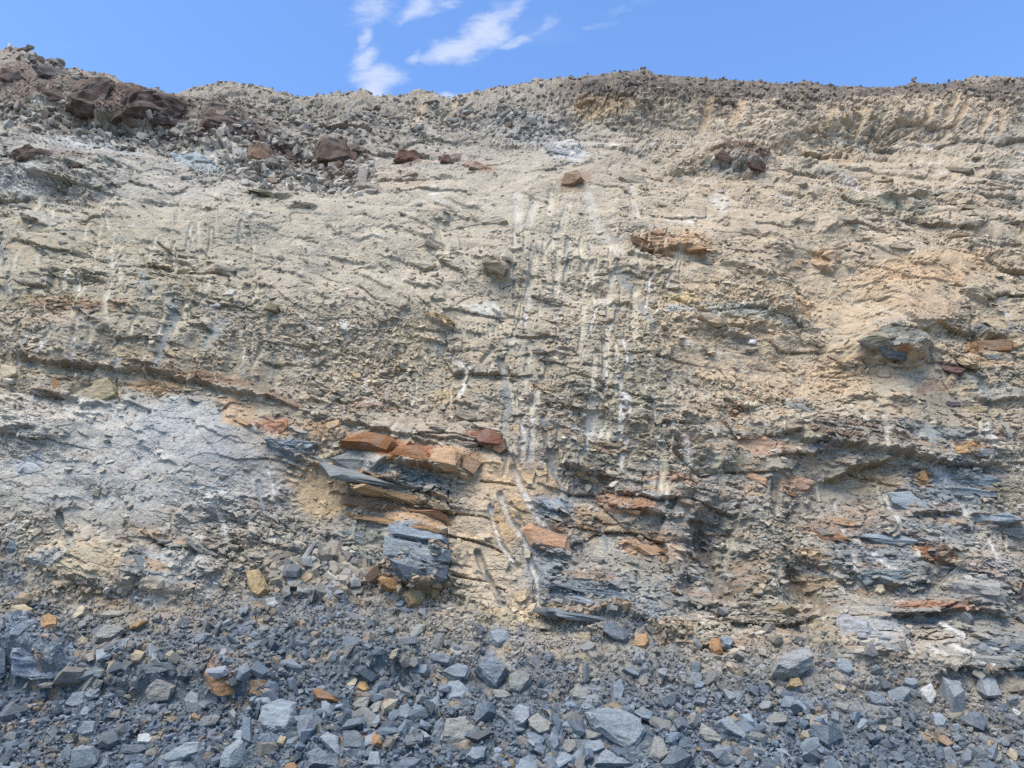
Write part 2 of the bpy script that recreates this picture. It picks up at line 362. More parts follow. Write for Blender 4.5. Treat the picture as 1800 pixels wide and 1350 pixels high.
MARK = [  # excavator tooth marks, and hollows with painted-in shade (key d): polyline, half width px, depth, colour key
    ([(33, 450), (28, 490), (22, 527)], 4, .05, 'l'), ([(62, 345), (57, 372)], 4, .03, 'l'), ([(133, 490), (140, 517)], 4, .03, 'l'),
    ([(350, 392), (350, 425)], 4, .04, 'l'), ([(253, 483), (266, 505), (273, 533)], 6, .05, 'g'), ([(200, 523), (200, 560)], 4, .04, 'l'),
    ([(257, 560), (247, 597)], 4, .04, 'l'), ([(310, 533), (320, 563), (300, 610), (287, 650)], 7, .06, 'g'), ([(337, 547), (320, 597)], 5, .05, 'l'),
    ([(200, 597), (193, 637)], 9, .07, 'k'), ([(353, 610), (337, 657)], 10, .07, 'k'), ([(430, 607), (413, 663)], 9, .07, 'k'),
    ([(482, 650), (467, 687)], 13, .07, 'k'), ([(397, 577), (373, 617)], 10, .06, 'g'), ([(147, 597), (140, 650)], 5, .05, 'g'), ([(180, 560), (172, 610)], 4, .05, 'l'),
    ([(222, 640), (216, 655)], 4, .03, 'w'), ([(92, 612), (85, 632)], 4, .03, 'w'), ([(110, 595), (96, 612)], 3, .03, 'l'), ([(213, 475), (217, 500)], 4, .03, 'l'),
    ([(940, 450), (935, 495), (923, 530)], 5, .06, 'l'), ([(983, 440), (977, 517)], 5, .06, 'l'), ([(1026, 445), (1023, 477)], 4, .04, 'l'),
    ([(1077, 483), (1070, 547), (1066, 600), (1060, 667)], 5, .06, 'l'), ([(1117, 507), (1115, 550), (1113, 593)], 6, .06, 'l'),
    ([(1027, 537), (1022, 590), (1017, 633)], 4, .05, 'l'), ([(933, 607), (930, 640), (926, 670)], 6, .06, 'l'),
    ([(880, 633), (890, 683), (893, 723), (885, 757)], 6, .07, 'g'), ([(800, 625), (820, 640), (816, 668), (808, 690)], 5, .05, 'w'),
    ([(867, 613), (848, 633)], 4, .04, 'l'), ([(943, 697), (933, 733)], 5, .05, 'l'), ([(920, 747), (918, 807)], 5, .06, 'w'), ([(938, 743), (933, 807)], 5, .06, 'w'),
    ([(953, 743), (967, 807), (980, 830)], 4, .06, 'g'), ([(1043, 632), (1040, 690)], 4, .04, 'l'), ([(1040, 710), (1033, 787)], 5, .06, 'w'),
    ([(1093, 697), (1087, 773)], 5, .05, 'w'), ([(1100, 703), (1104, 730)], 4, .04, 'w'), ([(1110, 790), (1108, 833)], 7, .06, 'l'),
    ([(1163, 793), (1163, 830), (1158, 863)], 6, .06, 'l'), ([(1140, 693), (1147, 733)], 4, .05, 'g'), ([(1107, 633), (1105, 657)], 4, .04, 'g'), ([(725, 690), (722, 720)], 4, .04, 'l'),
    ([(760, 590), (757, 615)], 4, .03, 'l'), ([(1213, 650), (1217, 690)], 5, .05, 'l'), ([(1204, 773), (1208, 815)], 6, .05, 'w'), ([(1256, 780), (1255, 812)], 8, .06, 'l'),
    ([(1270, 827), (1268, 863)], 6, .06, 'l'), ([(1363, 847), (1363, 905)], 7, .06, 'k'), ([(1403, 733), (1407, 780)], 6, .06, 'l'), ([(1505, 733), (1507, 800)], 5, .06, 'l'),
    ([(1541, 735), (1540, 805)], 5, .05, 'l'), ([(1590, 760), (1600, 785)], 4, .05, 'g'), ([(1617, 753), (1625, 785), (1632, 812)], 5, .05, 'g'), ([(1637, 820), (1667, 843), (1682, 870), (1694, 900)], 7, .07, 'w'),
    ([(1722, 760), (1740, 787)], 6, .05, 'w'), ([(1753, 737), (1767, 777)], 5, .05, 'g'), ([(1727, 677), (1740, 713)], 6, .05, 'g'), ([(1723, 823), (1732, 850)], 4, .04, 'w'),
    ([(1300, 890), (1298, 960)], 4, .05, 'l'), ([(1388, 905), (1392, 1000)], 5, .06, 'k'), ([(1472, 880), (1474, 915)], 4, .05, 'w'), ([(1476, 930), (1486, 975), (1502, 1030)], 4, .05, 'w'),
    ([(1555, 870), (1570, 945)], 5, .05, 'w'), ([(1518, 975), (1555, 1005)], 5, .05, 'w'), ([(1450, 845), (1452, 870)], 4, .04, 'l'),
    ([(863, 895), (866, 920), (883, 963), (908, 1000)], 4, .05, 'w'), ([(880, 875), (893, 915), (920, 950), (932, 990), (943, 1017), (944, 1058)], 5, .06, 'w'),
    ([(898, 890), (918, 925), (933, 960)], 3, .04, 'w'), ([(840, 973), (850, 1005), (868, 1035), (884, 1062)], 5, .06, 'g'), ([(903, 828), (915, 855), (935, 895), (958, 930), (985, 952)], 6, .05, 'w'),
    ([(962, 815), (985, 850), (1000, 890), (1012, 925)], 5, .05, 'g'), ([(726, 945), (743, 1003)], 5, .04, 'g'), ([(750, 950), (763, 1012)], 5, .04, 'g'), ([(1058, 930), (1066, 970)], 4, .05, 'g'),
    ([(995, 1015), (1020, 1060)], 6, .03, 'g'), ([(1085, 1050), (1120, 1085)], 4, .03, 'g'), ([(455, 850), (462, 895)], 5, .04, 'g'), ([(375, 870), (400, 945)], 5, .05, 'w'), ([(348, 860), (400, 868)], 3, .04, 'w'),
    ([(470, 825), (488, 893)], 3, .03, 'w'), ([(313, 905), (308, 945)], 3, .03, 'l'), ([(120, 940), (145, 966)], 6, .04, 'g'), ([(350, 970), (330, 1010)], 5, .03, 'g'), ([(385, 1020), (360, 1050)], 6, .03, 'w'),
    ([(105, 905), (110, 935)], 5, .05, 'g'), ([(1653, 1130), (1685, 1150), (1713, 1168)], 4, .03, 'w'), ([(1620, 1135), (1650, 1152)], 3, .02, 'w'), ([(1650, 1095), (1680, 1120)], 4, .02, 'w'),
    ([(1035, 345), (1048, 390), (1090, 445)], 8, .04, 'w'), ([(1112, 327), (1120, 377)], 5, .05, 'w'), ([(910, 345), (912, 400)], 7, .03, 'w'), ([(940, 350), (930, 395)], 5, .03, 'w'),
    ([(970, 340), (965, 378)], 5, .04, 'l'), ([(1000, 360), (985, 405)], 5, .04, 'l'), ([(1085, 480), (1110, 510), (1150, 580)], 6, .04, 'g'), ([(775, 385), (785, 440)], 5, .03, 'l'), ([(810, 170), (785, 205)], 7, .07, 't'),
    ([(745, 175), (728, 215)], 7, .05, 't'), ([(1247, 185), (1237, 226)], 6, .09, 's'), ([(1300, 193), (1284, 222)], 7, .09, 's'), ([(1462, 200), (1445, 230)], 6, .08, 's'), ([(1517, 205), (1506, 226)], 6, .08, 's'),
    ([(1552, 195), (1538, 232)], 6, .08, 'k'), ([(1672, 185), (1658, 210)], 6, .08, 's'), ([(1735, 205), (1728, 225)], 6, .06, 's'), ([(1625, 205), (1623, 225)], 5, .06, 's'), ([(1690, 200), (1680, 222)], 5, .06, 's'),
    ([(1215, 185), (1198, 205)], 9, .08, 'k'), ([(1765, 205), (1760, 228)], 5, .05, 's'), ([(1227, 917), (1245, 960), (1262, 1005), (1277, 1043)], 13, .10, 'd'), ([(1397, 1010), (1415, 1030), (1450, 1068)], 13, .10, 'd'),  # last two: hollows, their shade painted in as dark brown
    ([(1120, 1010), (1118, 1080)], 4, .02, 'l'), ([(1290, 940), (1280, 1000)], 4, .04, 'l'), ([(600, 560), (612, 585)], 5, .03, 'w')]
N_HAND = len(MARK)
MARK.append(([(1498, 503), (1545, 545), (1590, 574), (1628, 597)], 5, .05, 'l'))
for k in range(26):
    u0, v0 = rng.uniform(1045, 1235), rng.uniform(138, 195)
    MARK.append(([(u0, v0), (u0 + rng.normal(0, 5), v0 + rng.uniform(8, 24))], 1.4, .09, 'c'))
for pts in ([(788, 946), (830, 952), (868, 966), (905, 985)], [(795, 1012), (850, 1022), (892, 1040)], [(789, 868), (786, 930), (792, 1000)], [(845, 850), (900, 856), (940, 862)], [(800, 905), (850, 912), (875, 922)], [(200, 142), (199, 178), (189, 214)], [(210, 668), (206, 690), (212, 708)]):
    MARK.append((pts, 1.5, .10, 'c'))
for u in range(8):        # the comb of short scoops below the white vein
    MARK.append(([(815 + u * 9, 567 + (u % 3)), (817 + u * 9, 586 + (u % 2) * 3)], 2.6, .04, 'l'))
for zone, n in (((880, 1200, 400, 860), 120), ((0, 480, 340, 640), 60), ((1290, 1790, 690, 1010), 36), ((600, 900, 560, 760), 12)):
    for k in range(n):
        u0, v0 = rng.uniform(*zone[:2]), rng.uniform(*zone[2:])
        L = rng.uniform(14, 55); lean = rng.normal(-.12, .16)
        MARK.append(([(u0, v0), (u0 + lean * L * .5 + rng.normal(0, 1), v0 + L * .5), (u0 + lean * L, v0 + L)], rng.uniform(1.8, 3.8), rng.uniform(.02, .045), rng.choice(list('lllllgw'))))
MCOL = dict(l=(202, 193, 172), g=(142, 149, 154), w=(214, 211, 204), k=(128, 122, 106), t=(185, 168, 140), s=(178, 152, 118), d=(92, 74, 54), c=(0, 0, 0))
groove = np.zeros_like(X); gdep = np.zeros_like(X)
gcol = np.zeros(X.shape + (3,), f32); gw = np.zeros_like(X)
for km, (pts, hw, dep, ck) in enumerate(MARK):
    if km < N_HAND: hw *= 1.2
    p = np.array(pts)
    w = window(p[:, 0].min() - 20, p[:, 0].max() + 20, p[:, 1].min() - 20, p[:, 1].max() + 20)
    if w is None: continue
    uu = U[w] + 1.0 * vnoise(U[w] / 14, V[w] / 14, 40); v_ = V[w]
    d = poly_dist(pts, w, uu, v_) * 1.12
    g = (1 - sst(hw * .5, hw * 1.6, d + 0.8 * vnoise(U[w] / 4, V[w] / 7, 44))).astype(f32)
    tone = (0.25 + 0.75 * sst(-.55, .35, .6 * vnoise(U[w] / 5, V[w] / 11, 43) + .5 * vnoise(U[w] / 2.2, V[w] / 4, 47))).astype(f32)
    groove[w] = np.maximum(groove[w], g)
    gdep[w] = np.maximum(gdep[w], g * dep * (1.9 if km < N_HAND and pts[0][1] > 820 else 1.0))
    m = (.5 if ck == 'w' and pts[0][1] < 460 else 1.0) * g * tone * (0.0 if ck == 'c' else 0.9 if ck == 'k' else .6 if ck == 'd' else .84 if ck == 'w' else .76)
    nw = m > gw[w]
    gcol[w] = np.where(nw[..., None], alb(MCOL[ck])[None, None], gcol[w])
    gw[w] = np.maximum(gw[w], m)

# ------------------------------------------------------------------ fine relief
B = (S + 0.20 * X * (X < 0) + 0.13 * X * (X >= 0) + 0.18 * fbm(X * .5, S * .5, 50, 3) + 0.03 * vnoise(X * 3, S * 3, 51)).astype(f32)
smooth = np.zeros_like(X); slate = np.zeros_like(X); soil = np.zeros_like(X); loose = np.zeros_like(X)

def paint(arr, items):
    for it in items:
        cu, cv, ru, rv, an, s = it
        w, m = ellipse_mask(cu, cv, ru, rv, an, .4)
        if w: arr[w] = np.maximum(arr[w], m * s)
paint(smooth, [(290, 790, 200, 85, 8, .9), (150, 880, 190, 90, 0, .92), (160, 1000, 90, 30, 5, .8), (300, 1020, 60, 40, 20, .7), (885, 960, 80, 120, 0, .86), (900, 840, 80, 32, 8, .95),
               (380, 395, 210, 70, 6, .75), (650, 400, 130, 55, 4, .75), (900, 330, 200, 60, 4, .6), (560, 480, 160, 50, 6, .5), (1250, 380, 120, 40, 0, .5), (1480, 540, 60, 90, -35, .8), (1300, 640, 100, 40, 5, .5), (1620, 540, 70, 35, 0, .7), (1640, 460, 110, 35, 0, .5),
               (1530, 1110, 70, 40, 12, .7), (1390, 390, 130, 40, 5, .4), (980, 370, 110, 40, 0, .5), (690, 790, 80, 30, 12, .6), (560, 870, 45, 50, 0, .6), (1050, 190, 60, 25, 0, .4), (1380, 630, 90, 50, 10, .5)])
paint(slate, [(700, 860, 130, 40, 14, .9), (735, 985, 60, 50, 5, 1), (1070, 1050, 130, 50, 12, 1), (1660, 860, 100, 45, 4, 1), (1750, 1150, 90, 40, 4, 1), (1560, 960, 130, 50, 4, .9), (1720, 1030, 70, 50, 0, .7), (1060, 800, 70, 25, 0, .7),
              (560, 810, 90, 25, 14, .8), (970, 940, 60, 50, 10, .8), (1600, 780, 220, 40, 5, .8), (1260, 950, 110, 120, 10, .5), (660, 1170, 80, 25, 4, .8), (210, 1195, 60, 25, 0, .8), (1050, 700, 140, 150, 0, .4), (80, 580, 160, 60, 0, .4), (260, 600, 220, 70, 8, .5), (120, 270, 220, 60, 8, .8), (430, 440, 160, 40, 8, .35), (1650, 1300, 80, 20, 0, .6)])
soil = np.maximum(soil, (sst(880, 1010, wu) * (1 - sst(205, 240, wvv - 20 * sst(1000, 1200, wu) * 0 + 14))).astype(f32))
soil = np.maximum(soil, ((V < 215) * sst(330, 380, wu) * (1 - sst(195, 225, wvv)) * .5).astype(f32))
paint(loose, [(520, 285, 150, 45, 8, 1), (440, 180, 150, 30, 6, .8), (1300, 700, 120, 40, 8, .7), (620, 600, 160, 70, 5, .7), (650, 690, 120, 40, 10, .7), (1350, 520, 150, 40, 0, .6), (1130, 620, 60, 80, 0, .5), (560, 1020, 90, 40, 0, .9),
              (1380, 940, 60, 100, 10, .7), (160, 230, 120, 20, 10, .9), (60, 200, 90, 50, 8, .6), (330, 250, 120, 25, 12, .7), (1230, 260, 160, 30, 5, .4), (60, 960, 70, 50, 0, .8), (820, 230, 160, 40, 8, .5)])
loose = np.maximum(loose, 1 - is_wall)
rough = (.40 + .60 * sst(-.3, .35, fbm(X * .55, S * .7, 77, 4))).astype(f32)
wall_s = np.clip(1 - 0.85 * smooth - 0.6 * loose - 0.9 * soil, 0.06, 1) * is_wall * rough

wx_ = X + 0.06 * fbm(X * 4, S * 4, 60, 3); wb_ = B + 0.03 * fbm(X * 4, S * 4, 61, 3)
c1 = cells(wx_ / .95, wb_ / .36, 101); f1 = facet(c1, 1.2, .25)
c2 = cells(wx_ / .42, wb_ / .15, 102); f2 = facet(c2, 1.3, .3)
c3 = cells(wx_ / .17, wb_ / .055, 103); f3 = facet(c3, 1.3, .3)
c4 = cells(wx_ / .08, wb_ / .028, 104); f4 = facet(c4, 1.2, .2)
i1 = cells(X / .30 + .3 * f2, S / .26, 111); g1 = facet(i1, 1.3, .3)
i2 = cells(X / .12, S / .10 + .2 * f3, 112); g2 = facet(i2, 1.3, .35)
i3 = cells(X / .055, S / .045, 113); g3 = facet(i3, 1.2, .3)
nf = fbm(X * 9, S * 9, 70, 4, .55)
nl = fbm(X * .8, S * .9, 75, 4)
lay = np.floor(wb_ / .034 + .6 * vnoise(X * 1.2, S * .2, 80))
sgx = np.floor(wx_ / .26 + 7.3 * h01(hsh(lay, lay * 0, 81)))
lam = h01(hsh(sgx, lay, 82)) - .5
lay2 = np.floor(wb_ / .10 + .5 * vnoise(X * .9, S * .2, 83))
sgx2 = np.floor(wx_ / .6 + 5.3 * h01(hsh(lay2, lay2 * 0, 84)))
lam2 = h01(hsh(sgx2, lay2, 85)) - .5
pm = sst(-.02, .26, fbm(X * .95, B * 1.7, 78, 4)).astype(f32)          # where the face is broken rather than scraped smooth
det = (.16 + .84 * pm) * (1 - .8 * smooth)
fine = (wall_s * (.15 * f1 + .065 * f2 * (.35 + .65 * pm) + det * (.040 * f3 + .018 * f4 + .022 * g2 + .012 * g3)) + slate * is_wall * (.35 + .65 * pm) * (.048 * lam + .085 * lam2)
        + loose * (.05 * g1 + .032 * g2 + .014 * g3) + soil * (.08 * g1 + .045 * g2 + .02 * g3)
        + (.10 + .9 * det * wall_s) * .026 * nf + (.004 + .010 * det) * g3 * is_wall).astype(f32)
ce = cells(wx_ / .40 + .25 * nf, wb_ / .17 + .2 * nf, 121)[3]
cf = cells(wx_ / .15 + .2 * nf, wb_ / .05, 122)[3]
cm = sst(-.02, .3, fbm(X * 1.1, S * 1.3, 123, 3)); cm2 = sst(.05, .3, fbm(X * 1.7, S * 2.1, 124, 3))
fine -= is_wall * (1 - soil) * (1 - .6 * smooth) * (.032 * np.exp(-ce * 30) * cm + .02 * np.exp(-cf * 15) * cm2)
disp = big + led * (1 - .55 * smooth) + .22 * nl * is_wall + fine * (1 - .7 * groove) - .012 * groove - gdep * .5
fade = sst(20, 60, np.arange(NR) - len(front) + 40)[:, None]
# direction: horizontally out of the steep face, upwards on the talus
tal = 1 - is_wall
dirx = np.zeros_like(X)
diry = -(is_wall * 1.0 + tal * .55)
dirz = (is_wall * .12 + tal * .8)
rimm = np.zeros((NR, 1), f32); rimm[rim_row - 18:] = np.clip((np.arange(NR - rim_row + 18) / 18.0), 0, 1)[:, None]
diry = diry * (1 - rimm); dirz = dirz * (1 - rimm)
crest_n = rimm * (.07 * g1 + .06 * g2 + .03 * g3 + .05 * vnoise(X * 1.7, S * 1.7, 90))
near_y = sst(5.0, 6.6, Yg).astype(f32)
disp = disp * (.25 + .75 * near_y)
PX = Xg; PY = Yg + diry * disp; PZ = Zg + dirz * disp + crest_n
PX = PX + is_wall * (.35 * fine * (h01(c2[0], 7) - .5)) * (1 - rimm)
P = np.stack([PX, PY, PZ], -1).astype(f32)
DU, DV, DD = proj(P[..., 0], P[..., 1], P[..., 2])

# ------------------------------------------------------------------ colour of the rock (dust, rust, slate, soil) and some painted-in shade
col = np.empty(X.shape + (3,), f32)
stops = [(80, (158, 146, 130)), (240, (156, 148, 135)), (380, (173, 162, 144)), (560, (170, 158, 137)), (700, (168, 154, 133)), (850, (158, 148, 133)), (980, (146, 141, 131)),
         (1060, (162, 151, 134)), (1130, (146, 140, 130)), (1240, (118, 123, 130)), (1350, (96, 106, 121))]
sv = np.array([s[0] for s in stops], float)
for ch in range(3):
    col[..., ch] = np.interp(wvv - (tb - 1085) * sst(880, 1060, V) * .9, sv, np.array([alb(s[1])[ch] for s in stops]))

PATCH = [  # u, v, radii, angle, colour, strength
    (1450, 420, 420, 260, 0, (188, 166, 136), .55), (1350, 600, 300, 110, 0, (190, 167, 137), .5), (900, 420, 300, 120, 0, (186, 174, 152), .5), (350, 390, 280, 70, 4, (178, 168, 148), .6),
    (150, 480, 250, 100, 0, (160, 150, 126), .6), (450, 180, 200, 50, 8, (154, 146, 132), .6), (200, 300, 260, 50, 5, (172, 166, 154), .6),
    (225, 183, 112, 40, 12, (98, 76, 65), .92), (300, 205, 60, 22, 14, (100, 78, 68), .7), (60, 140, 60, 40, 20, (112, 88, 76), .7), (90, 128, 40, 14, 25, (82, 78, 78), .8), (20, 175, 45, 30, 0, (110, 88, 78), .7),
    (430, 232, 90, 26, 20, (108, 88, 76), .8), (480, 270, 45, 20, 10, (112, 90, 74), .8), (590, 272, 42, 28, 10, (122, 92, 72), .85), (85, 285, 80, 12, 6, (122, 98, 84), .8), (720, 278, 32, 12, 8, (108, 80, 68), .85),
    (786, 281, 16, 10, 0, (112, 84, 72), .8), (845, 293, 26, 10, 10, (150, 120, 98), .7), (625, 270, 18, 26, 0, (104, 82, 72), .8), (640, 312, 14, 28, 10, (206, 190, 172), .8), (700, 315, 50, 16, 6, (176, 158, 138), .7),
    (345, 283, 46, 14, 14, (190, 194, 194), .8), (400, 275, 34, 14, 10, (196, 188, 176), .8), (150, 255, 90, 18, 6, (190, 190, 186), .6), (30, 320, 50, 22, 5, (188, 186, 180), .7), (205, 270, 30, 12, 8, (192, 196, 196), .7),
    (990, 268, 44, 12, 12, (194, 192, 188), .8), (1010, 320, 28, 18, 0, (150, 124, 98), .7), (930, 225, 90, 26, 10, (160, 158, 152), .7), (1120, 165, 90, 34, 0, (112, 102, 92), .8), (1060, 190, 55, 22, 0, (178, 154, 120), .75),
    (1300, 165, 180, 26, 0, (142, 128, 114), .8), (1600, 165, 140, 16, 0, (104, 94, 86), .7), (1750, 165, 70, 22, 0, (118, 104, 92), .7), (1500, 208, 340, 28, 0, (190, 172, 148), .85), (1400, 200, 40, 18, 0, (118, 108, 98), .6), (1250, 190, 40, 24, 0, (118, 106, 92), .6),
    (1300, 283, 45, 16, 12, (112, 86, 70), .85), (1280, 300, 40, 8, 6, (150, 150, 146), .6), (1515, 317, 32, 16, 30, (204, 198, 192), .5), (1266, 358, 14, 24, 0, (208, 204, 198), .4), (1590, 358, 60, 12, 4, (142, 142, 122), .7), (1500, 245, 60, 10, 10, (160, 162, 150), .5),
    (1480, 262, 40, 14, 10, (176, 140, 96), .5), (1150, 432, 46, 16, 14, (170, 126, 88), .8), (1215, 430, 36, 18, 10, (186, 144, 100), .7), (1455, 448, 24, 14, 10, (198, 164, 128), .8), (1640, 470, 110, 30, -8, (196, 164, 128), .7), (1620, 540, 60, 30, 0, (186, 160, 130), .7),
    (1195, 527, 40, 10, 6, (204, 178, 130), .7), (1190, 548, 30, 8, 4, (196, 198, 196), .7), (1300, 552, 58, 10, 2, (182, 180, 164), .8), (1420, 530, 26, 20, 20, (200, 166, 128), .7), (1560, 612, 40, 20, 8, (104, 106, 106), .85), (1580, 600, 30, 10, 0, (120, 116, 100), .6), (1563, 638, 14, 8, 0, (152, 106, 78), .8),  # dark grey on the layered lump includes its painted-in shadow
    (1745, 612, 40, 12, 0, (150, 106, 66), .9), (1745, 580, 40, 12, 4, (120, 124, 124), .7), (1680, 650, 34, 9, 8, (112, 86, 80), .8), (1740, 640, 36, 8, 4, (176, 140, 104), .7), (1640, 680, 40, 8, -10, (158, 112, 80), .6), (1680, 712, 20, 7, 0, (104, 90, 92), .7),
    (1760, 695, 50, 16, 0, (150, 152, 146), .6), (1400, 715, 40, 16, 14, (132, 130, 122), .7), (1290, 715, 20, 12, 0, (150, 108, 86), .7), (1470, 765, 90, 14, 8, (122, 112, 100), .6), (1620, 768, 90, 14, 2, (140, 144, 144), .7), (1690, 793, 26, 9, 0, (186, 136, 78), .8), (1730, 796, 22, 9, 0, (124, 124, 122), .8),
    (1760, 775, 60, 8, 4, (176, 146, 130), .5), (1335, 785, 44, 16, 8, (186, 150, 124), .8), (1400, 850, 34, 14, 4, (190, 152, 124), .8), (1450, 775, 60, 8, 10, (96, 92, 80), .6), (1500, 830, 50, 10, -12, (130, 116, 88), .7), (1540, 845, 60, 18, -6, (188, 160, 122), .7), (1440, 790, 30, 10, 0, (128, 138, 152), .7),
    (1680, 855, 90, 34, 4, (122, 130, 140), .9), (1618, 842, 15, 16, 0, (190, 136, 76), .8), (1570, 905, 80, 16, 0, (170, 122, 74), .65), (1660, 893, 30, 10, 0, (176, 118, 72), .7), (1540, 870, 60, 20, 0, (150, 140, 124), .5), (1740, 870, 30, 24, 0, (138, 124, 98), .8), (1770, 870, 24, 30, 0, (130, 120, 98), .7),
    (1610, 930, 120, 50, 0, (126, 133, 140), .5), (1560, 1005, 110, 35, 4, (124, 132, 139), .5), (1480, 935, 70, 18, 0, (150, 110, 74), .7), (1540, 950, 60, 10, -4, (150, 96, 64), .6), (1620, 978, 34, 20, 20, (164, 108, 64), .85), (1430, 975, 30, 12, 6, (184, 140, 92), .7), (1530, 1010, 70, 16, 4, (128, 134, 136), .8), (1600, 1020, 40, 10, -6, (110, 114, 116), .8), (1440, 1020, 50, 12, 10, (182, 158, 124), .6),
    (1640, 1065, 70, 8, -2, (150, 96, 62), .8), (1720, 1000, 60, 26, 0, (164, 158, 152), .7), (1720, 1050, 40, 20, 0, (150, 146, 140), .6), (1790, 1040, 18, 24, 0, (110, 90, 76), .8), (1530, 1110, 70, 28, 14, (178, 176, 174), .75), (1600, 1092, 90, 12, 2, (120, 122, 126), .8), (1750, 1165, 80, 32, 2, (100, 103, 108), .85), (1620, 1130, 70, 20, 8, (170, 160, 148), .6),
    (1770, 940, 30, 20, 0, (136, 134, 130), .6), (1650, 1300, 60, 12, 0, (128, 134, 140), .7),
    (130, 800, 210, 100, 4, (178, 175, 166), .7), (330, 860, 170, 70, 6, (174, 171, 164), .7), (1450, 163, 400, 24, 0, (116, 104, 93), .9), (1110, 155, 110, 30, 0, (104, 94, 86), .9), (290, 730, 150, 34, 6, (184, 185, 184), .75), (180, 730, 60, 26, 0, (194, 188, 176), .7), (40, 720, 60, 30, 0, (190, 184, 172), .6), (60, 655, 80, 14, 4, (190, 172, 142), .6), (330, 790, 130, 50, 4, (172, 172, 170), .7), (250, 850, 220, 50, 0, (170, 168, 162), .65), (90, 830, 110, 50, 0, (168, 166, 158), .6), (60, 815, 24, 18, 0, (180, 188, 204), .5),
    (275, 683, 50, 11, 8, (190, 146, 94), .8), (180, 690, 34, 14, 8, (180, 160, 128), .7), (420, 727, 34, 24, 20, (192, 150, 106), .8), (480, 747, 34, 15, 10, (178, 126, 96), .8), (570, 752, 40, 14, 8, (180, 146, 108), .6), (350, 670, 130, 10, 10, (124, 92, 64), .75), (490, 704, 40, 8, 10, (120, 96, 74), .6), (100, 640, 100, 9, 4, (130, 104, 80), .6),  # last three: brown strips painting shade along the ledge's lower edge
    (80, 540, 90, 16, 0, (140, 122, 88), .6), (130, 545, 60, 12, 6, (166, 132, 100), .6), (200, 550, 50, 10, 0, (160, 120, 90), .5), (300, 635, 110, 18, 8, (182, 160, 126), .6), (60, 570, 100, 12, 0, (188, 168, 142), .6),
    (530, 795, 60, 14, 14, (136, 142, 150), .8), (560, 865, 40, 44, 0, (184, 162, 128), .7), (665, 786, 62, 17, 12, (164, 94, 54), .95), (735, 800, 34, 12, 18, (150, 88, 60), .9), (720, 790, 20, 10, 10, (176, 130, 84), .6), (625, 812, 46, 14, 12, (172, 160, 150), .85), (785, 808, 28, 18, 0, (192, 158, 122), .9), (828, 820, 22, 18, 0, (146, 104, 66), .9),  # last: block's right face, painted darker as the side turned from the light
    (845, 770, 36, 12, 14, (132, 88, 66), .85), (890, 840, 56, 24, 6, (206, 174, 132), .85), (960, 855, 46, 22, 14, (194, 158, 112), .75), (740, 850, 120, 16, 14, (132, 138, 140), .85), (660, 855, 50, 14, 16, (170, 124, 78), .7), (770, 880, 50, 12, 14, (186, 146, 90), .8), (700, 890, 100, 20, 14, (164, 116, 74), .8), (640, 880, 50, 20, 10, (156, 106, 70), .8), (735, 910, 60, 16, 12, (186, 142, 88), .7),
    (860, 880, 70, 60, 6, (196, 170, 138), .8), (560, 850, 60, 60, 12, (190, 166, 132), .75), (930, 1075, 90, 20, 6, (190, 168, 132), .7), (735, 965, 56, 42, 10, (132, 138, 146), .92), (655, 955, 50, 30, 10, (150, 146, 130), .8), (640, 985, 50, 14, 4, (124, 128, 128), .7), (770, 975, 22, 22, 0, (158, 146, 114), .6), (685, 1028, 28, 14, 10, (160, 124, 82), .9), (765, 1038, 20, 20, 0, (170, 140, 98), .8), (845, 960, 58, 90, 0, (192, 172, 144), .9), (885, 1020, 60, 55, 0, (186, 170, 146), .85),
    (900, 920, 40, 40, 10, (190, 158, 114), .7), (965, 945, 40, 20, 14, (180, 128, 88), .85), (975, 895, 40, 22, 10, (130, 134, 140), .8), (960, 1000, 40, 22, 10, (120, 126, 132), .7), (1100, 880, 60, 18, 12, (156, 110, 80), .7), (1040, 920, 40, 30, 0, (172, 142, 108), .7), (1150, 960, 60, 22, 0, (182, 132, 88), .75), (1110, 930, 50, 14, 8, (160, 140, 108), .6),
    (1060, 1055, 120, 40, 12, (112, 120, 126), .9), (1000, 1080, 60, 14, 6, (186, 146, 96), .75), (1080, 1085, 40, 8, 10, (178, 134, 80), .8), (1180, 1110, 40, 30, 0, (176, 144, 98), .7), (1190, 1040, 36, 30, 0, (136, 138, 132), .7), (1050, 830, 34, 12, 20, (110, 88, 68), .6), (1050, 800, 70, 18, -4, (126, 122, 100), .7), (1080, 790, 40, 10, -10, (110, 112, 108), .6),
    (1170, 845, 60, 8, 12, (166, 114, 74), .7), (1040, 755, 36, 14, 0, (210, 206, 196), .6), (855, 538, 24, 14, 20, (214, 212, 206), .5), (870, 472, 30, 16, 8, (120, 108, 90), .7), (780, 562, 32, 8, 20, (150, 116, 66), .7), (1070, 525, 16, 14, 0, (212, 208, 202), .35), (1100, 700, 90, 90, 0, (160, 150, 126), .5), (730, 600, 40, 40, 30, (190, 172, 140), .5),
    (630, 640, 60, 30, 0, (194, 174, 144), .4), (640, 710, 40, 10, 6, (158, 112, 80), .5), (770, 690, 30, 14, 0, (184, 158, 114), .5), (1340, 660, 120, 40, 6, (186, 164, 136), .5), (1480, 660, 60, 30, 0, (190, 164, 132), .6), (1330, 980, 60, 90, 10, (148, 138, 118), .6), (1320, 1010, 30, 40, 20, (150, 116, 78), .6), (1255, 1010, 40, 30, 20, (120, 122, 118), .5),
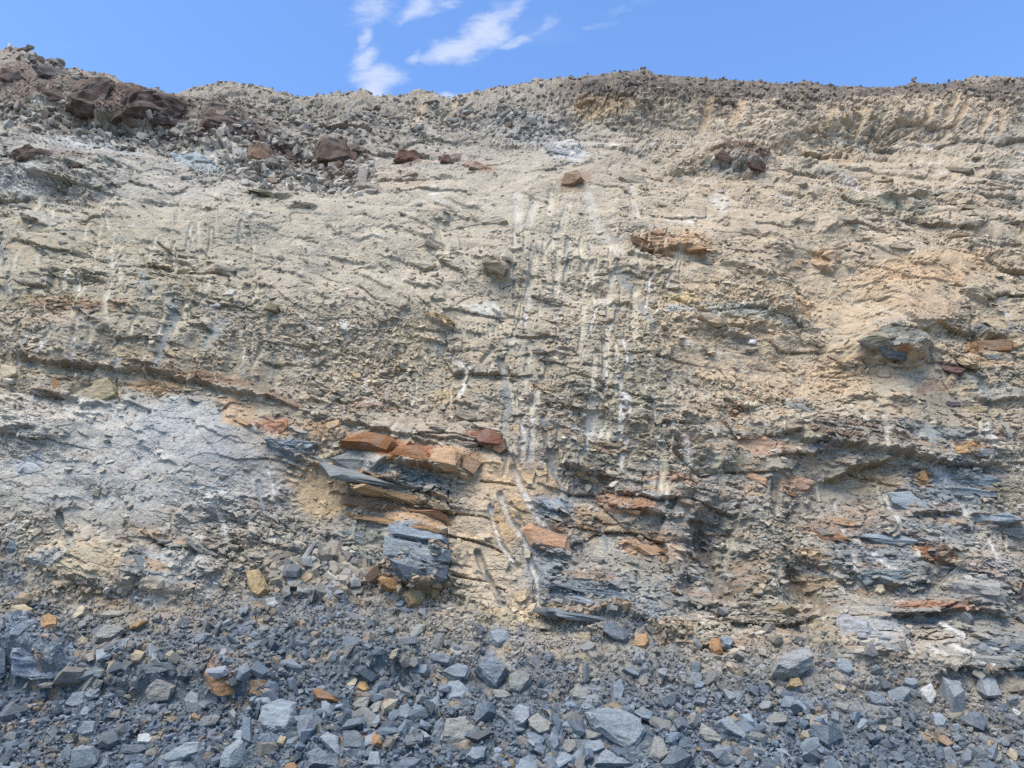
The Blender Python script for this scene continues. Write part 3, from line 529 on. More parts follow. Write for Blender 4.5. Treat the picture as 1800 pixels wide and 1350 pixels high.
    (160, 985, 100, 34, 4, (186, 170, 140), .8), (90, 990, 40, 16, 0, (168, 172, 178), .7), (255, 995, 22, 28, 20, (110, 114, 118), .8), (330, 1000, 60, 34, 10, (172, 172, 168), .7), (290, 1000, 30, 8, 0, (170, 130, 84), .7), (245, 1050, 50, 16, 14, (180, 180, 176), .6), (480, 1000, 90, 40, 0, (150, 142, 126), .7), (20, 1010, 30, 20, 0, (110, 116, 124), .7),
    (60, 1162, 75, 36, 10, (142, 150, 164), .8), (215, 1200, 34, 14, 0, (96, 102, 108), .8), (410, 1205, 46, 24, 6, (166, 120, 76), .85), (430, 1130, 60, 26, 0, (98, 108, 122), .7), (560, 1150, 50, 26, 0, (118, 126, 142), .7), (665, 1172, 75, 18, 4, (100, 106, 112), .85), (620, 1295, 24, 8, 0, (176, 124, 74), .7),
    (540, 1150, 30, 30, 0, (140, 136, 124), .4), (880, 1085, 50, 16, 0, (190, 172, 138), .7), (1000, 1110, 60, 22, 0, (166, 156, 138), .6), (1440, 1110, 40, 30, 0, (166, 152, 128), .7), (1700, 1220, 120, 40, 10, (140, 136, 128), .6), (1300, 1130, 60, 40, 0, (146, 138, 122), .5), (150, 1100, 160, 30, 0, (142, 138, 122), .5),
    (60, 1290, 130, 70, 0, (88, 99, 116), .6), (1300, 1290, 260, 60, 0, (94, 106, 124), .6)]
def wall_tone(rgb, v):
    c = np.asarray(rgb, float)
    if c[2] >= c[0] - 2 and 300 < v < 1110 and c.mean() < 156: c = (c.mean() + (c - c.mean()) * .7) * 1.15      # slate beds
    if c.mean() < 112 and v < 300: c = c.mean() + (c - c.mean()) * .8              # dark outcrops of the rim
    if c[0] - c[2] > 76 and c.mean() > 105: c = (c.mean() + (c - c.mean()) * .74) * 1.06   # dust over the iron stain
    return tuple(np.clip(c, 0, 240))
patch_w = np.zeros_like(X)
for cu, cv, ru, rv, an, rgb, s in PATCH:
    w, m = ellipse_mask(cu, cv, ru, rv, an, .22 if ru < 70 else .45)
    if w is None: continue
    m = (m * s)[..., None]
    col[w] = col[w] * (1 - m) + alb(wall_tone(rgb, cv))[None, None] * m
    if ru < 120 or s >= .65: patch_w[w] = np.maximum(patch_w[w], m[..., 0])

def mixc_(mask, rgb):
    global col
    m = np.clip(mask, 0, 1)[..., None].astype(f32)
    col = col * (1 - m) + alb(rgb)[None, None] * m

r2, r3, r1 = h01(c2[0], 8), h01(c3[0], 8), h01(c1[0], 8)
wz = np.clip(wall_s * (1 - soil), 0, 1)
mixc_(wz * .35 * (r2 < .14) * sst(620, 760, V), (164, 128, 92))
mixc_(wz * .32 * (r3 < .12) * (1 - patch_w * .5), (158, 126, 96))
mixc_(wz * .45 * (r2 > .86) * (1 - patch_w), (146, 146, 138))
mixc_(wz * .45 * (r3 > .88), (120, 112, 98))
mixc_(wz * .35 * (h01(c4[0], 8) > .85), (206, 198, 182))
mixc_(slate * is_wall * .5 * (lam > .28), (98, 105, 114)); mixc_(slate * is_wall * .4 * (lam < -.34), (166, 169, 170)); mixc_(slate * is_wall * .35 * sst(820, 900, V), (132, 140, 150))
mixc_(slate * is_wall * .45 * (lam2 > .38) * sst(650, 800, V), (160, 118, 80))
mixc_(slate * is_wall * .35 * sst(.2, .6, fbm(X * 2.2, B * 16, 95, 3)), (96, 100, 104))
mixc_(.5 * sst(.25, .6, fbm(X * 1.8, B * 4, 96, 4)) * is_wall * (1 - patch_w) * (1 - soil), (192, 182, 160))     # dust
mixc_(.5 * sst(.25, .55, fbm(X * 1.5, B * 5, 97, 4)) * is_wall * (1 - patch_w) * (1 - soil), (142, 134, 116))
mixc_(.5 * sst(.32, .6, fbm(X * 2.4, B * 9, 98, 4)) * is_wall * (1 - patch_w) * sst(560, 760, V), (182, 148, 110))
mixc_(.7 * sst(.45, .7, fbm(X * 3.1, B * 7, 99, 4)) * is_wall * (1 - patch_w) * (1 - soil), (208, 202, 192))
tl = np.clip(loose * (1 - is_wall), 0, 1)
mixc_(tl * .6 * (h01(i2[0], 8) < .10), (160, 138, 106)); mixc_(tl * .5 * (h01(i2[0], 8) > .8), (132, 142, 158)); mixc_(tl * .45 * (h01(i1[0], 8) > .7), (84, 94, 108))
mixc_(tl * .4 * (h01(i3[0], 8) > .85), (150, 150, 146)); mixc_(tl * .5 * sst(.1, .6, fbm(X * 1.2, S * 1.6, 92, 3)) * (1 - sst(1120, 1230, V)), (150, 142, 124))
mixc_(soil * .4 * (h01(i2[0], 9) > .85), (112, 100, 90)); mixc_(soil * .25 * (h01(i2[0], 9) < .25), (184, 162, 132))
jit = (1 + .10 * (h01(c3[0], 11) - .5) * wz + .20 * (h01(i2[0], 11) - .5) * (loose + soil).clip(0, 1) + .16 * (h01(i3[0], 11) - .5) + .14 * nf)
col *= jit[..., None].astype(f32)
m = gw[..., None]
col = col * (1 - m) + gcol * (.92 + .16 * vnoise(X * 30, S * 6, 45))[..., None] * m
col = np.clip(col, .02, .85).astype(f32)

# ------------------------------------------------------------------ materials
def rock_material(name, source, bump=0.5, scale=1.0, rough=.93):
    m = bpy.data.materials.new(name); m.use_nodes = True
    n, l = m.node_tree.nodes, m.node_tree.links
    bs = n['Principled BSDF']; bs.inputs['Roughness'].default_value = rough
    bs.inputs['Specular IOR Level'].default_value = .25
    if source == 'attr':
        a = n.new('ShaderNodeAttribute'); a.attribute_name = 'Col'; base = a.outputs['Color']
    else:
        a = n.new('ShaderNodeObjectInfo'); base = a.outputs['Color']
    tc = n.new('ShaderNodeNewGeometry'); pos = tc.outputs['Position']
    n1 = n.new('ShaderNodeTexNoise'); n1.inputs['Scale'].default_value = 28 * scale; n1.inputs['Detail'].default_value = 4; n1.inputs['Roughness'].default_value = .68
    l.new(pos, n1.inputs['Vector'])
    mr = n.new('ShaderNodeMapRange'); l.new(n1.outputs['Fac'], mr.inputs[0])
    for k, v in zip((1, 2, 3, 4), (.25, .75, .72, 1.28)): mr.inputs[k].default_value = v
    vm = n.new('ShaderNodeVectorMath'); vm.operation = 'SCALE'; l.new(base, vm.inputs[0]); l.new(mr.outputs[0], vm.inputs['Scale'])
    n2 = n.new('ShaderNodeTexNoise'); n2.inputs['Scale'].default_value = 6 * scale; n2.inputs['Detail'].default_value = 3; l.new(pos, n2.inputs['Vector'])
    st = n.new('ShaderNodeMapRange'); l.new(n2.outputs['Fac'], st.inputs[0])
    for k, v in zip((1, 2, 3, 4), (.52, .75, 0, .35)): st.inputs[k].default_value = v
    mx = n.new('ShaderNodeMix'); mx.data_type = 'RGBA'
    l.new(st.outputs[0], mx.inputs['Factor']); l.new(vm.outputs[0], mx.inputs['A'])
    tint = n.new('ShaderNodeVectorMath'); tint.operation = 'MULTIPLY'; l.new(vm.outputs[0], tint.inputs[0]); tint.inputs[1].default_value = (1.12, .98, .80)
    l.new(tint.outputs[0], mx.inputs['B'])
    l.new(mx.outputs['Result'], bs.inputs['Base Color'])
    if source == 'object':     # dusty patches and fine lamination on loose stones and slabs
        oc = n.new('ShaderNodeTexCoord')
        mp = n.new('ShaderNodeMapping'); mp.inputs['Scale'].default_value = (5, 5, 46); mp.inputs['Rotation'].default_value = (.25, .2, 0)
        l.new(oc.outputs['Object'], mp.inputs['Vector'])
        n4 = n.new('ShaderNodeTexNoise'); n4.inputs['Scale'].default_value = 1.0; n4.inputs['Detail'].default_value = 3; l.new(mp.outputs[0], n4.inputs['Vector'])
        lr = n.new('ShaderNodeMapRange'); l.new(n4.outputs['Fac'], lr.inputs[0])
        for k, v in zip((1, 2, 3, 4), (.3, .7, .74, 1.22)): lr.inputs[k].default_value = v
        v2 = n.new('ShaderNodeVectorMath'); v2.operation = 'SCALE'; l.new(mx.outputs['Result'], v2.inputs[0]); l.new(lr.outputs[0], v2.inputs['Scale'])
        n5 = n.new('ShaderNodeTexNoise'); n5.inputs['Scale'].default_value = 4.5; n5.inputs['Detail'].default_value = 4; n5.inputs['Roughness'].default_value = .65; l.new(pos, n5.inputs['Vector'])
        dr = n.new('ShaderNodeMapRange'); l.new(n5.outputs['Fac'], dr.inputs[0])
        for k, v in zip((1, 2, 3, 4), (.45, .7, 0, .3)): dr.inputs[k].default_value = v
        m2 = n.new('ShaderNodeMix'); m2.data_type = 'RGBA'; l.new(dr.outputs[0], m2.inputs['Factor']); l.new(v2.outputs[0], m2.inputs['A'])
        m2.inputs['B'].default_value = (.33, .315, .285, 1)
        l.new(m2.outputs['Result'], bs.inputs['Base Color'])
    bp = n.new('ShaderNodeBump'); bp.inputs['Strength'].default_value = bump; bp.inputs['Distance'].default_value = .03
    n3 = n.new('ShaderNodeTexNoise'); n3.inputs['Scale'].default_value = 45 * scale; n3.inputs['Detail'].default_value = 4; n3.inputs['Roughness'].default_value = .7
    l.new(pos, n3.inputs['Vector']); l.new(n3.outputs['Fac'], bp.inputs['Height']); l.new(bp.outputs[0], bs.inputs['Normal'])
    return m
M_FACE = rock_material('quarry_rock', 'attr', .8)
M_STONE = rock_material('loose_stone', 'object', .8, 1.2)
M_RUBBLE = rock_material('rubble', 'attr', .5, 1.5)

def link(o, parent=None):
    scene.collection.objects.link(o)
    if parent: o.parent = parent
    return o

def tag(o, label=None, cat=None, group=None, kind=None):
    if label: o['label'] = label
    if cat: o['category'] = cat
    if group: o['group'] = group
    if kind: o['kind'] = kind
    return o

def np_mesh(name, verts, quads, colors=None, mat=None, n=4):
    me = bpy.data.meshes.new(name)
    me.vertices.add(len(verts)); me.vertices.foreach_set('co', np.ascontiguousarray(verts, f32).ravel())
    nf_ = len(quads)
    me.loops.add(nf_ * n); me.loops.foreach_set('vertex_index', np.ascontiguousarray(quads, np.int32).ravel())
    me.polygons.add(nf_); me.polygons.foreach_set('loop_start', np.arange(0, nf_ * n, n, dtype=np.int32))
    me.update(calc_edges=True)
    if colors is not None:
        a = me.color_attributes.new('Col', 'FLOAT_COLOR', 'POINT')
        a.data.foreach_set('color', np.c_[colors.reshape(-1, 3), np.ones(len(verts))].astype(f32).ravel())
    if mat: me.materials.append(mat)
    me.shade_flat()
    return me

# ------------------------------------------------------------------ the face, the talus and the soil bank from one surface
gi = np.arange(NR * NC).reshape(NR, NC)
quads = np.stack([gi[:-1, :-1], gi[:-1, 1:], gi[1:, 1:], gi[1:, :-1]], -1)
zone = np.zeros((NR - 1, NC - 1), np.int8)
zone[is_wall[:-1, :-1] < .5] = 1
zone[((soil > .75) & (wu > 950))[:-1, :-1]] = 2
flat = P.reshape(-1, 3); fcol = col.reshape(-1, 3)
def split(zid, name):
    q = quads[zone == zid]
    used = np.zeros(len(flat), bool); used[q.ravel()] = True
    remap = np.cumsum(used) - 1
    me = np_mesh(name, flat[used], remap[q], fcol[used], M_FACE)
    return link(bpy.data.objects.new(name, me))
rock_face = tag(split(0, 'rock_face'), 'tan and grey shale quarry face scored by excavator teeth', kind='structure')
talus = tag(split(1, 'talus_slope'), 'blue-grey slope of broken slate at the foot of the face', kind='structure')
soil_bank = tag(split(2, 'topsoil_bank'), 'dark crumbly topsoil band along the top of the face', kind='structure')
gm = bmesh.new()
bmesh.ops.create_grid(gm, x_segments=40, y_segments=40, size=400)
for v in gm.verts: v.co.z = -.12
gme = bpy.data.meshes.new('ground'); gm.to_mesh(gme); gm.free()
mg = rock_material('gravel_ground', 'object', .5)
gme.materials.append(mg)
ground = link(bpy.data.objects.new('ground', gme)); ground.color = (*alb((128, 126, 122)), 1)
tag(ground, 'grey gravelly quarry floor', kind='structure')

# ------------------------------------------------------------------ placing things on the surface
def surf(u, v):
    """surface point that shows at photograph position u, v"""
    c = int(np.clip(np.searchsorted(ucol, u), 2, NC - 3))
    best = None
    c0, c1_ = c - 8, c + 9
    r = int(np.argmin(np.abs(V[:, c] - v)))
    r0, r1_ = max(r - 60, 2), min(r + 60, NR - 3)
    d = np.hypot(DU[r0:r1_, c0:c1_] - u, DV[r0:r1_, c0:c1_] - v) + (DD[r0:r1_, c0:c1_] - DD[r, c]) * 6
    k = np.unravel_index(np.argmin(d), d.shape)
    rr, cc = r0 + k[0], c0 + k[1]
    a, b = max(rr - 5, 0), min(rr + 5, NR - 1)
    t1 = P[rr, min(cc + 5, NC - 1)] - P[rr, cc - 5]; t2 = P[b, cc] - P[a, cc]
    nrm = np.cross(t1, t2); nrm = nrm / (np.linalg.norm(nrm) + 1e-9)
    return P[rr, cc].astype(float), nrm, col[rr, cc], (rr, cc)

def ray(u, v):
    d = np.array([(u - 900) / FPX, CP - (675 - v) / FPX * SP, SP + (675 - v) / FPX * CP])
    return d / np.linalg.norm(d)

from mathutils import noise as mnoise
def rough_hull(pts, seed, cuts, amp, edge=0):
    bm = bmesh.new()
    for p in pts: bm.verts.new(p)
    res = bmesh.ops.convex_hull(bm, input=bm.verts)
    bmesh.ops.delete(bm, geom=[g for g in set(res['geom_interior'] + res['geom_unused']) if isinstance(g, bmesh.types.BMVert)], context='VERTS')
    size = max((max(v.co[k] for v in bm.verts) - min(v.co[k] for v in bm.verts)) for k in range(3))
    if edge > 0:
        bmesh.ops.bevel(bm, geom=list(bm.edges), offset=size * edge, segments=1, affect='EDGES', clamp_overlap=True)
    bmesh.ops.triangulate(bm, faces=bm.faces)
    if cuts:
        bmesh.ops.subdivide_edges(bm, edges=bm.edges, cuts=cuts, use_grid_fill=True)
        bmesh.ops.triangulate(bm, faces=bm.faces)
        o = Vector((seed * 1.37, seed * .71, seed * .13))
        bm.normal_update()
        mv = []
        for v in bm.verts:
            q = v.co / size
            d = mnoise.noise(q * 3 + o) * .5 + mnoise.noise(q * 7 + o) * .35 + mnoise.noise(q * 16 + o) * .2
            c = mnoise.cell(Vector((q.x * 5, q.y * 9, q.z * 9)) + o) - .5
            mv.append(v.normal * (d + .5 * c) * amp * size)
        for v, m_ in zip(bm.verts, mv): v.co += m_
    return bm

def poly_rock(name, poly, thick, color, seed, parent=None, sink=.25, facing=.55, cuts=0, amp=.02, tiltx=0.0):
    """a stone or slab whose outline is the given photograph polygon, standing on the surface"""
    rr = random.Random(seed)
    cu = sum(p[0] for p in poly) / len(poly); cv = sum(p[1] for p in poly) / len(poly)
    p0, nrm, cl, _ = surf(cu, cv)
    view = -ray(cu, cv)
    N = facing * view + (1 - facing) * nrm + np.array([tiltx, 0, 0]); N /= np.linalg.norm(N)
    wpx = max(max(p[0] for p in poly) - min(p[0] for p in poly), max(p[1] for p in poly) - min(p[1] for p in poly))
    dist = np.linalg.norm(p0 - CAM)
    size = wpx * dist / FPX
    th = thick * size if thick < 5 else thick
    C = p0 + N * th * (.5 - sink)
    Xa = np.cross([0, 0, 1.0], N); Xa /= np.linalg.norm(Xa); Ya = np.cross(N, Xa)
    out = []
    for u, v in poly:
        d = ray(u, v); t = np.dot(C - CAM, N) / np.dot(d, N)
        q = CAM + d * t - C
        out.append((float(np.dot(q, Xa)), float(np.dot(q, Ya))))
    mx_ = sum(o[0] for o in out) / len(out); my = sum(o[1] for o in out) / len(out)
    pts = []
    tx, ty = rr.uniform(-.25, .25), rr.uniform(-.1, .35)
    for x, y in out:
        dx, dy = x - mx_, y - my
        pts.append((x, y, rr.uniform(-.15, .1) * th))
        s = rr.uniform(.62, .86)
        pts.append((mx_ + dx * s, my + dy * s, th * rr.uniform(.22, .42) + tx * dx + ty * -dy * .6))
        s = rr.uniform(.6, .9)
        pts.append((mx_ + dx * s, my + dy * s, -th * rr.uniform(.4, .6)))
    bm = rough_hull(pts, seed, cuts, amp)
    M = Matrix(((Xa[0], Ya[0], N[0]), (Xa[1], Ya[1], N[1]), (Xa[2], Ya[2], N[2])))
    base = Vector(C - N * th * .4)
    for v in bm.verts: v.co = M @ v.co + Vector(C) - base
    me = bpy.data.meshes.new(name); bm.to_mesh(me); bm.free()
    me.materials.append(M_STONE)
    o = bpy.data.objects.new(name, me); o.location = base
    if color is None: color = cl
    elif isinstance(color, tuple): color = alb(color)
    jt = rr.uniform(.9, 1.08)
    o.color = (*[float(np.clip(c * jt, .02, .8)) for c in color], 1)
    o['px'] = (float(cu), float(cv)); o['spx'] = float(wpx)
    return link(o, parent)

CC = dict(g=(136, 144, 156), d=(112, 119, 130), l=(156, 164, 174), t=(176, 160, 132), o=(168, 136, 100), b=(118, 90, 72), w=(186, 186, 182), p=(184, 172, 148), m=(140, 140, 134), r=(140, 98, 62))

# slabs and blocks that are still part of the face: children of rock_face
SLABS = [
    ([(582, 780), (622, 764), (666, 747), (655, 760), (596, 784)], .10, 'p'), ([(588, 779), (643, 760), (693, 772), (706, 786), (690, 806), (640, 790)], .5, 'r'),
    ([(693, 790), (738, 784), (756, 797), (762, 821), (727, 813), (682, 806)], .5, 'r'), ([(577, 804), (624, 790), (674, 807), (657, 823), (632, 834), (590, 820)], .4, 'm'),
    ([(752, 806), (802, 787), (812, 796), (806, 828), (782, 828), (760, 818)], .7, (194, 160, 124)), ([(810, 800), (849, 814), (830, 842), (804, 829)], .9, (150, 110, 72)),  # second: shaded right side of the block, shade put into its colour
    ([(826, 760), (862, 752), (886, 772), (880, 790), (840, 782)], .5, (132, 92, 72)), ([(826, 742), (880, 756), (884, 763), (840, 752)], .3, 'p'), ([(868, 775), (888, 770), (893, 790), (880, 800), (866, 792)], .7, 'b'),
    ([(682, 918), (738, 934), (791, 946), (793, 962), (740, 955), (684, 938)], .4, 'g'), ([(676, 942), (740, 958), (792, 966), (792, 990), (730, 990), (674, 975)], .35, (146, 152, 158)), ([(680, 980), (735, 994), (790, 995), (785, 1016), (752, 1034), (696, 1012)], .4, 'd'),
    ([(668, 1018), (700, 1016), (710, 1030), (702, 1040), (682, 1040), (668, 1030)], .7, (160, 124, 84)), ([(752, 1030), (776, 1026), (772, 1050), (764, 1060), (752, 1056)], .8, (172, 146, 106)),
    ([(918, 929), (929, 918), (1004, 946), (1002, 976), (932, 960)], .35, (182, 132, 92)), ([(940, 884), (985, 876), (1002, 900), (960, 905)], .5, 'g'), ([(908, 965), (935, 970), (932, 985), (912, 985)], .5, 'p'),
    ([(900, 1040), (925, 1036), (928, 1055), (915, 1062), (902, 1055)], .6, (188, 164, 126)), ([(700, 880), (740, 872), (814, 893), (808, 899), (720, 888)], .25, (176, 140, 88)), ([(600, 824), (650, 832), (760, 868), (700, 862), (610, 838)], .2, (128, 136, 140)),
    ([(147, 713), (152, 690), (165, 672), (195, 667), (208, 685), (212, 707), (195, 713)], .6, (172, 158, 126)), ([(110, 668), (150, 676), (148, 700), (113, 692)], .6, (190, 174, 144)), ([(90, 662), (108, 672), (112, 692), (92, 690)], .6, (160, 120, 84)),
    ([(0, 640), (36, 645), (40, 668), (0, 670)], .5, (192, 176, 146)), ([(47, 636), (66, 640), (64, 652), (48, 650)], .6, 'm'), ([(405, 725), (412, 730), (448, 752), (440, 757), (410, 742)], .5, (184, 140, 94)),
    ([(448, 740), (505, 735), (512, 752), (500, 764), (454, 758)], .35, (176, 130, 100)), ([(457, 770), (490, 768), (560, 785), (540, 797), (485, 790)], .25, 'g'), ([(482, 792), (545, 800), (530, 810), (490, 806)], .3, 'm'), ([(545, 800), (600, 812), (600, 826), (560, 815)], .3, 'm'),
    ([(516, 815), (560, 822), (566, 860), (520, 850)], .25, (190, 154, 108)), ([(570, 745), (605, 735), (600, 752), (575, 760)], .4, (186, 146, 98)), ([(187, 133), (207, 143), (200, 178), (190, 214), (142, 204), (113, 197), (160, 142)], .45, (98, 76, 65)),
    ([(205, 175), (253, 162), (318, 170), (340, 193), (333, 220), (300, 232), (195, 216)], .4, (94, 72, 62)), ([(353, 193), (420, 207), (450, 228), (440, 250), (390, 240), (350, 222)], .4, (106, 86, 74)), ([(440, 235), (490, 235), (520, 268), (500, 285), (455, 265)], .5, (112, 92, 78)),
    ([(60, 150), (110, 158), (132, 186), (80, 180)], .4, (104, 82, 72)), ([(320, 226), (362, 238), (402, 262), (360, 260), (325, 242)], .4, (96, 80, 72)), ([(498, 262), (545, 280), (540, 296), (503, 287)], .5, (108, 88, 76)), ([(255, 205), (300, 200), (345, 215), (330, 232), (270, 228)], .4, (88, 70, 62)),
    ([(53, 113), (90, 120), (123, 140), (118, 148), (70, 135)], .3, (88, 82, 80)), ([(0, 115), (40, 125), (52, 145), (20, 150), (0, 140)], .4, (112, 88, 76)), ([(15, 265), (60, 268), (110, 284), (100, 293), (30, 284)], .4, (124, 100, 86)), ([(108, 284), (162, 292), (163, 302), (115, 298)], .5, (116, 92, 80)),
    ([(300, 268), (345, 272), (385, 290), (370, 299), (318, 294)], .25, (188, 192, 192)), ([(953, 256), (1000, 262), (1030, 274), (1010, 280), (960, 268)], .25, (194, 192, 188)), ([(1257, 275), (1272, 262), (1292, 280), (1284, 292)], .7, (112, 88, 72)), ([(1310, 285), (1325, 270), (1347, 290), (1345, 304), (1318, 298)], .6, (118, 90, 72)),
    ([(845, 462), (880, 458), (897, 472), (892, 487), (860, 482)], .6, (128, 116, 96)), ([(764, 548), (785, 556), (803, 575), (790, 578), (768, 562)], .5, (156, 122, 74)), ([(1107, 412), (1150, 425), (1175, 442), (1140, 446), (1110, 426)], .4, (150, 116, 86)), ([(1180, 424), (1215, 418), (1246, 440), (1210, 448)], .5, (176, 140, 100)),
    ([(1507, 597), (1540, 583), (1580, 590), (1560, 612), (1533, 617)], .6, (146, 138, 116)), ([(1540, 605), (1593, 592), (1607, 610), (1593, 637), (1552, 628)], .6, (100, 103, 106)), ([(1687, 507), (1707, 497), (1757, 515), (1750, 528), (1735, 527)], .25, (190, 172, 142)), ([(1713, 563), (1740, 560), (1775, 571), (1776, 597), (1742, 582)], .4, (178, 160, 130)),  # second: dark layered lump, shadow painted into its grey
    ([(1707, 600), (1783, 602), (1783, 623), (1712, 622)], .4, (146, 104, 66)), ([(1722, 626), (1764, 624), (1764, 634), (1730, 636)], .5, 'm'), ([(1643, 610), (1670, 612), (1727, 650), (1700, 650), (1660, 630)], .2, (190, 170, 138)), ([(1646, 646), (1700, 648), (1690, 661), (1655, 656)], .4, (112, 88, 82)),
    ([(1387, 707), (1412, 712), (1440, 737), (1415, 730), (1390, 722)], .4, (136, 136, 130)), ([(1300, 770), (1340, 762), (1373, 780), (1365, 800), (1315, 795)], .35, (186, 150, 124)), ([(1373, 846), (1400, 836), (1433, 845), (1420, 862), (1385, 863)], .45, (190, 154, 126)), ([(1310, 825), (1355, 845), (1350, 858), (1308, 840)], .4, (180, 146, 118)),
    ([(1376, 856), (1400, 868), (1398, 876), (1374, 864)], .6, (160, 110, 78)), ([(1663, 785), (1703, 787), (1702, 801), (1665, 800)], .5, (184, 136, 80)), ([(1710, 787), (1748, 790), (1748, 805), (1712, 803)], .5, (124, 124, 122)), ([(1620, 786), (1658, 785), (1658, 800), (1622, 798)], .5, (160, 150, 130)),
    ([(1567, 762), (1597, 760), (1598, 782), (1570, 780)], .6, (140, 126, 106)), ([(1455, 758), (1487, 762), (1483, 775), (1455, 770)], .5, (112, 98, 90)), ([(1600, 778), (1618, 782), (1615, 795), (1598, 790)], .5, (100, 90, 86)), ([(1535, 735), (1570, 740), (1575, 756), (1540, 752)], .5, (150, 146, 136)),
    ([(1748, 686), (1785, 680), (1800, 690), (1800, 704), (1755, 702)], .4, (156, 154, 140)), ([(1690, 715), (1740, 716), (1738, 728), (1692, 728)], .3, (158, 144, 112)), ([(1655, 708), (1688, 706), (1688, 716), (1660, 718)], .5, (98, 88, 92)), ([(1700, 980), (1733, 968), (1783, 1010), (1767, 1024), (1700, 1012)], .4, (172, 162, 150)),
    ([(1668, 1020), (1765, 1025), (1770, 1070), (1748, 1077), (1668, 1066)], .35, (152, 148, 142)), ([(1594, 962), (1640, 960), (1646, 995), (1620, 996)], .4, (164, 110, 66)), ([(1505, 1012), (1560, 1000), (1610, 1005), (1580, 1024), (1520, 1028)], .3, (122, 130, 134)), ([(1555, 1030), (1600, 1018), (1635, 1020), (1600, 1034)], .3, (104, 110, 114)),
    ([(1422, 982), (1470, 985), (1505, 1015), (1490, 1022), (1440, 1000)], .3, (186, 166, 134)), ([(1416, 965), (1450, 970), (1448, 986), (1425, 982)], .4, (184, 142, 94)), ([(1545, 938), (1580, 936), (1575, 946), (1548, 948)], .4, (152, 98, 66)), ([(1600, 835), (1625, 825), (1635, 850), (1610, 858)], .4, (190, 138, 78)),
    ([(1460, 1087), (1483, 1080), (1533, 1100), (1560, 1120), (1540, 1145), (1510, 1140), (1473, 1133)], .5, (164, 163, 162)), ([(1540, 1115), (1590, 1125), (1585, 1145), (1555, 1152)], .4, (158, 157, 158)), ([(1600, 1062), (1640, 1058), (1640, 1070), (1605, 1074)], .4, (168, 112, 70)), ([(1660, 1058), (1710, 1052), (1708, 1070), (1670, 1072)], .4, (140, 112, 92)),
    ([(1765, 1030), (1800, 1020), (1800, 1045), (1770, 1056)], .6, (112, 92, 78)), ([(1755, 925), (1800, 925), (1800, 950), (1765, 940)], .5, 'm'), ([(1113, 1003), (1150, 1013), (1165, 1027), (1155, 1030), (1125, 1025)], .25, (166, 162, 142)), ([(1153, 997), (1170, 990), (1202, 1002), (1200, 1010), (1165, 1006)], .25, (166, 162, 144)),
    ([(1055, 1022), (1100, 1018), (1130, 1030), (1090, 1044)], .35, 'm'), ([(1060, 890), (1130, 896), (1120, 912), (1070, 906)], .3, (160, 126, 96)), ([(1085, 960), (1160, 955), (1185, 975), (1140, 985)], .3, (182, 138, 98)), ([(990, 820), (1030, 826), (1052, 846), (1010, 838)], .3, (176, 150, 108)),
    ([(935, 818), (960, 812), (965, 835), (945, 842)], .5, (190, 166, 130)), ([(430, 340), (460, 336), (527, 346), (500, 350), (455, 347)], .2, (156, 142, 118)), ([(497, 362), (530, 354), (567, 364), (530, 370)], .2, (160, 144, 118)), ([(188, 1187), (232, 1190), (237, 1214), (195, 1216)], .6, (94, 100, 106)), ([(238, 1170), (300, 1165), (313, 1185), (245, 1192)], .5, (124, 130, 136)),
    ([(0, 1132), (20, 1130), (18, 1185), (0, 1187)], .6, (130, 140, 156)), ([(22, 1132), (70, 1140), (128, 1185), (125, 1205), (85, 1203), (20, 1186)], .4, (144, 152, 168)), ([(367, 1167), (400, 1175), (430, 1200), (425, 1222), (385, 1225), (366, 1205)], .5, (168, 122, 78)), ([(430, 1195), (470, 1195), (485, 1215), (470, 1232), (435, 1222)], .5, (158, 130, 100)),
    ([(380, 1155), (435, 1160), (438, 1172), (395, 1174)], .4, (116, 126, 142)), ([(600, 1160), (640, 1160), (645, 1190), (608, 1188)], .4, (112, 116, 124)), ([(645, 1172), (688, 1162), (690, 1188), (648, 1190)], .4, (98, 104, 110)), ([(690, 1162), (722, 1158), (720, 1175), (692, 1180)], .5, (86, 92, 104)), ([(233, 972), (250, 975), (268, 1015), (255, 1022), (240, 995)], .5, (106, 110, 116)),
    ([(1243, 543), (1262, 545), (1258, 565), (1244, 560)], .5, 'm'), ([(1265, 545), (1355, 548), (1352, 564), (1275, 564)], .25, (180, 176, 160)), ([(1320, 1075), (1380, 1060), (1410, 1075), (1350, 1090)], .4, (150, 132, 104)), ([(407, 262), (433, 258), (440, 285), (412, 288)], .6, (186, 180, 170)), ([(377, 266), (402, 262), (408, 286), (384, 282)], .6, (190, 180, 164))]
N_SINGLE = len(SLABS)
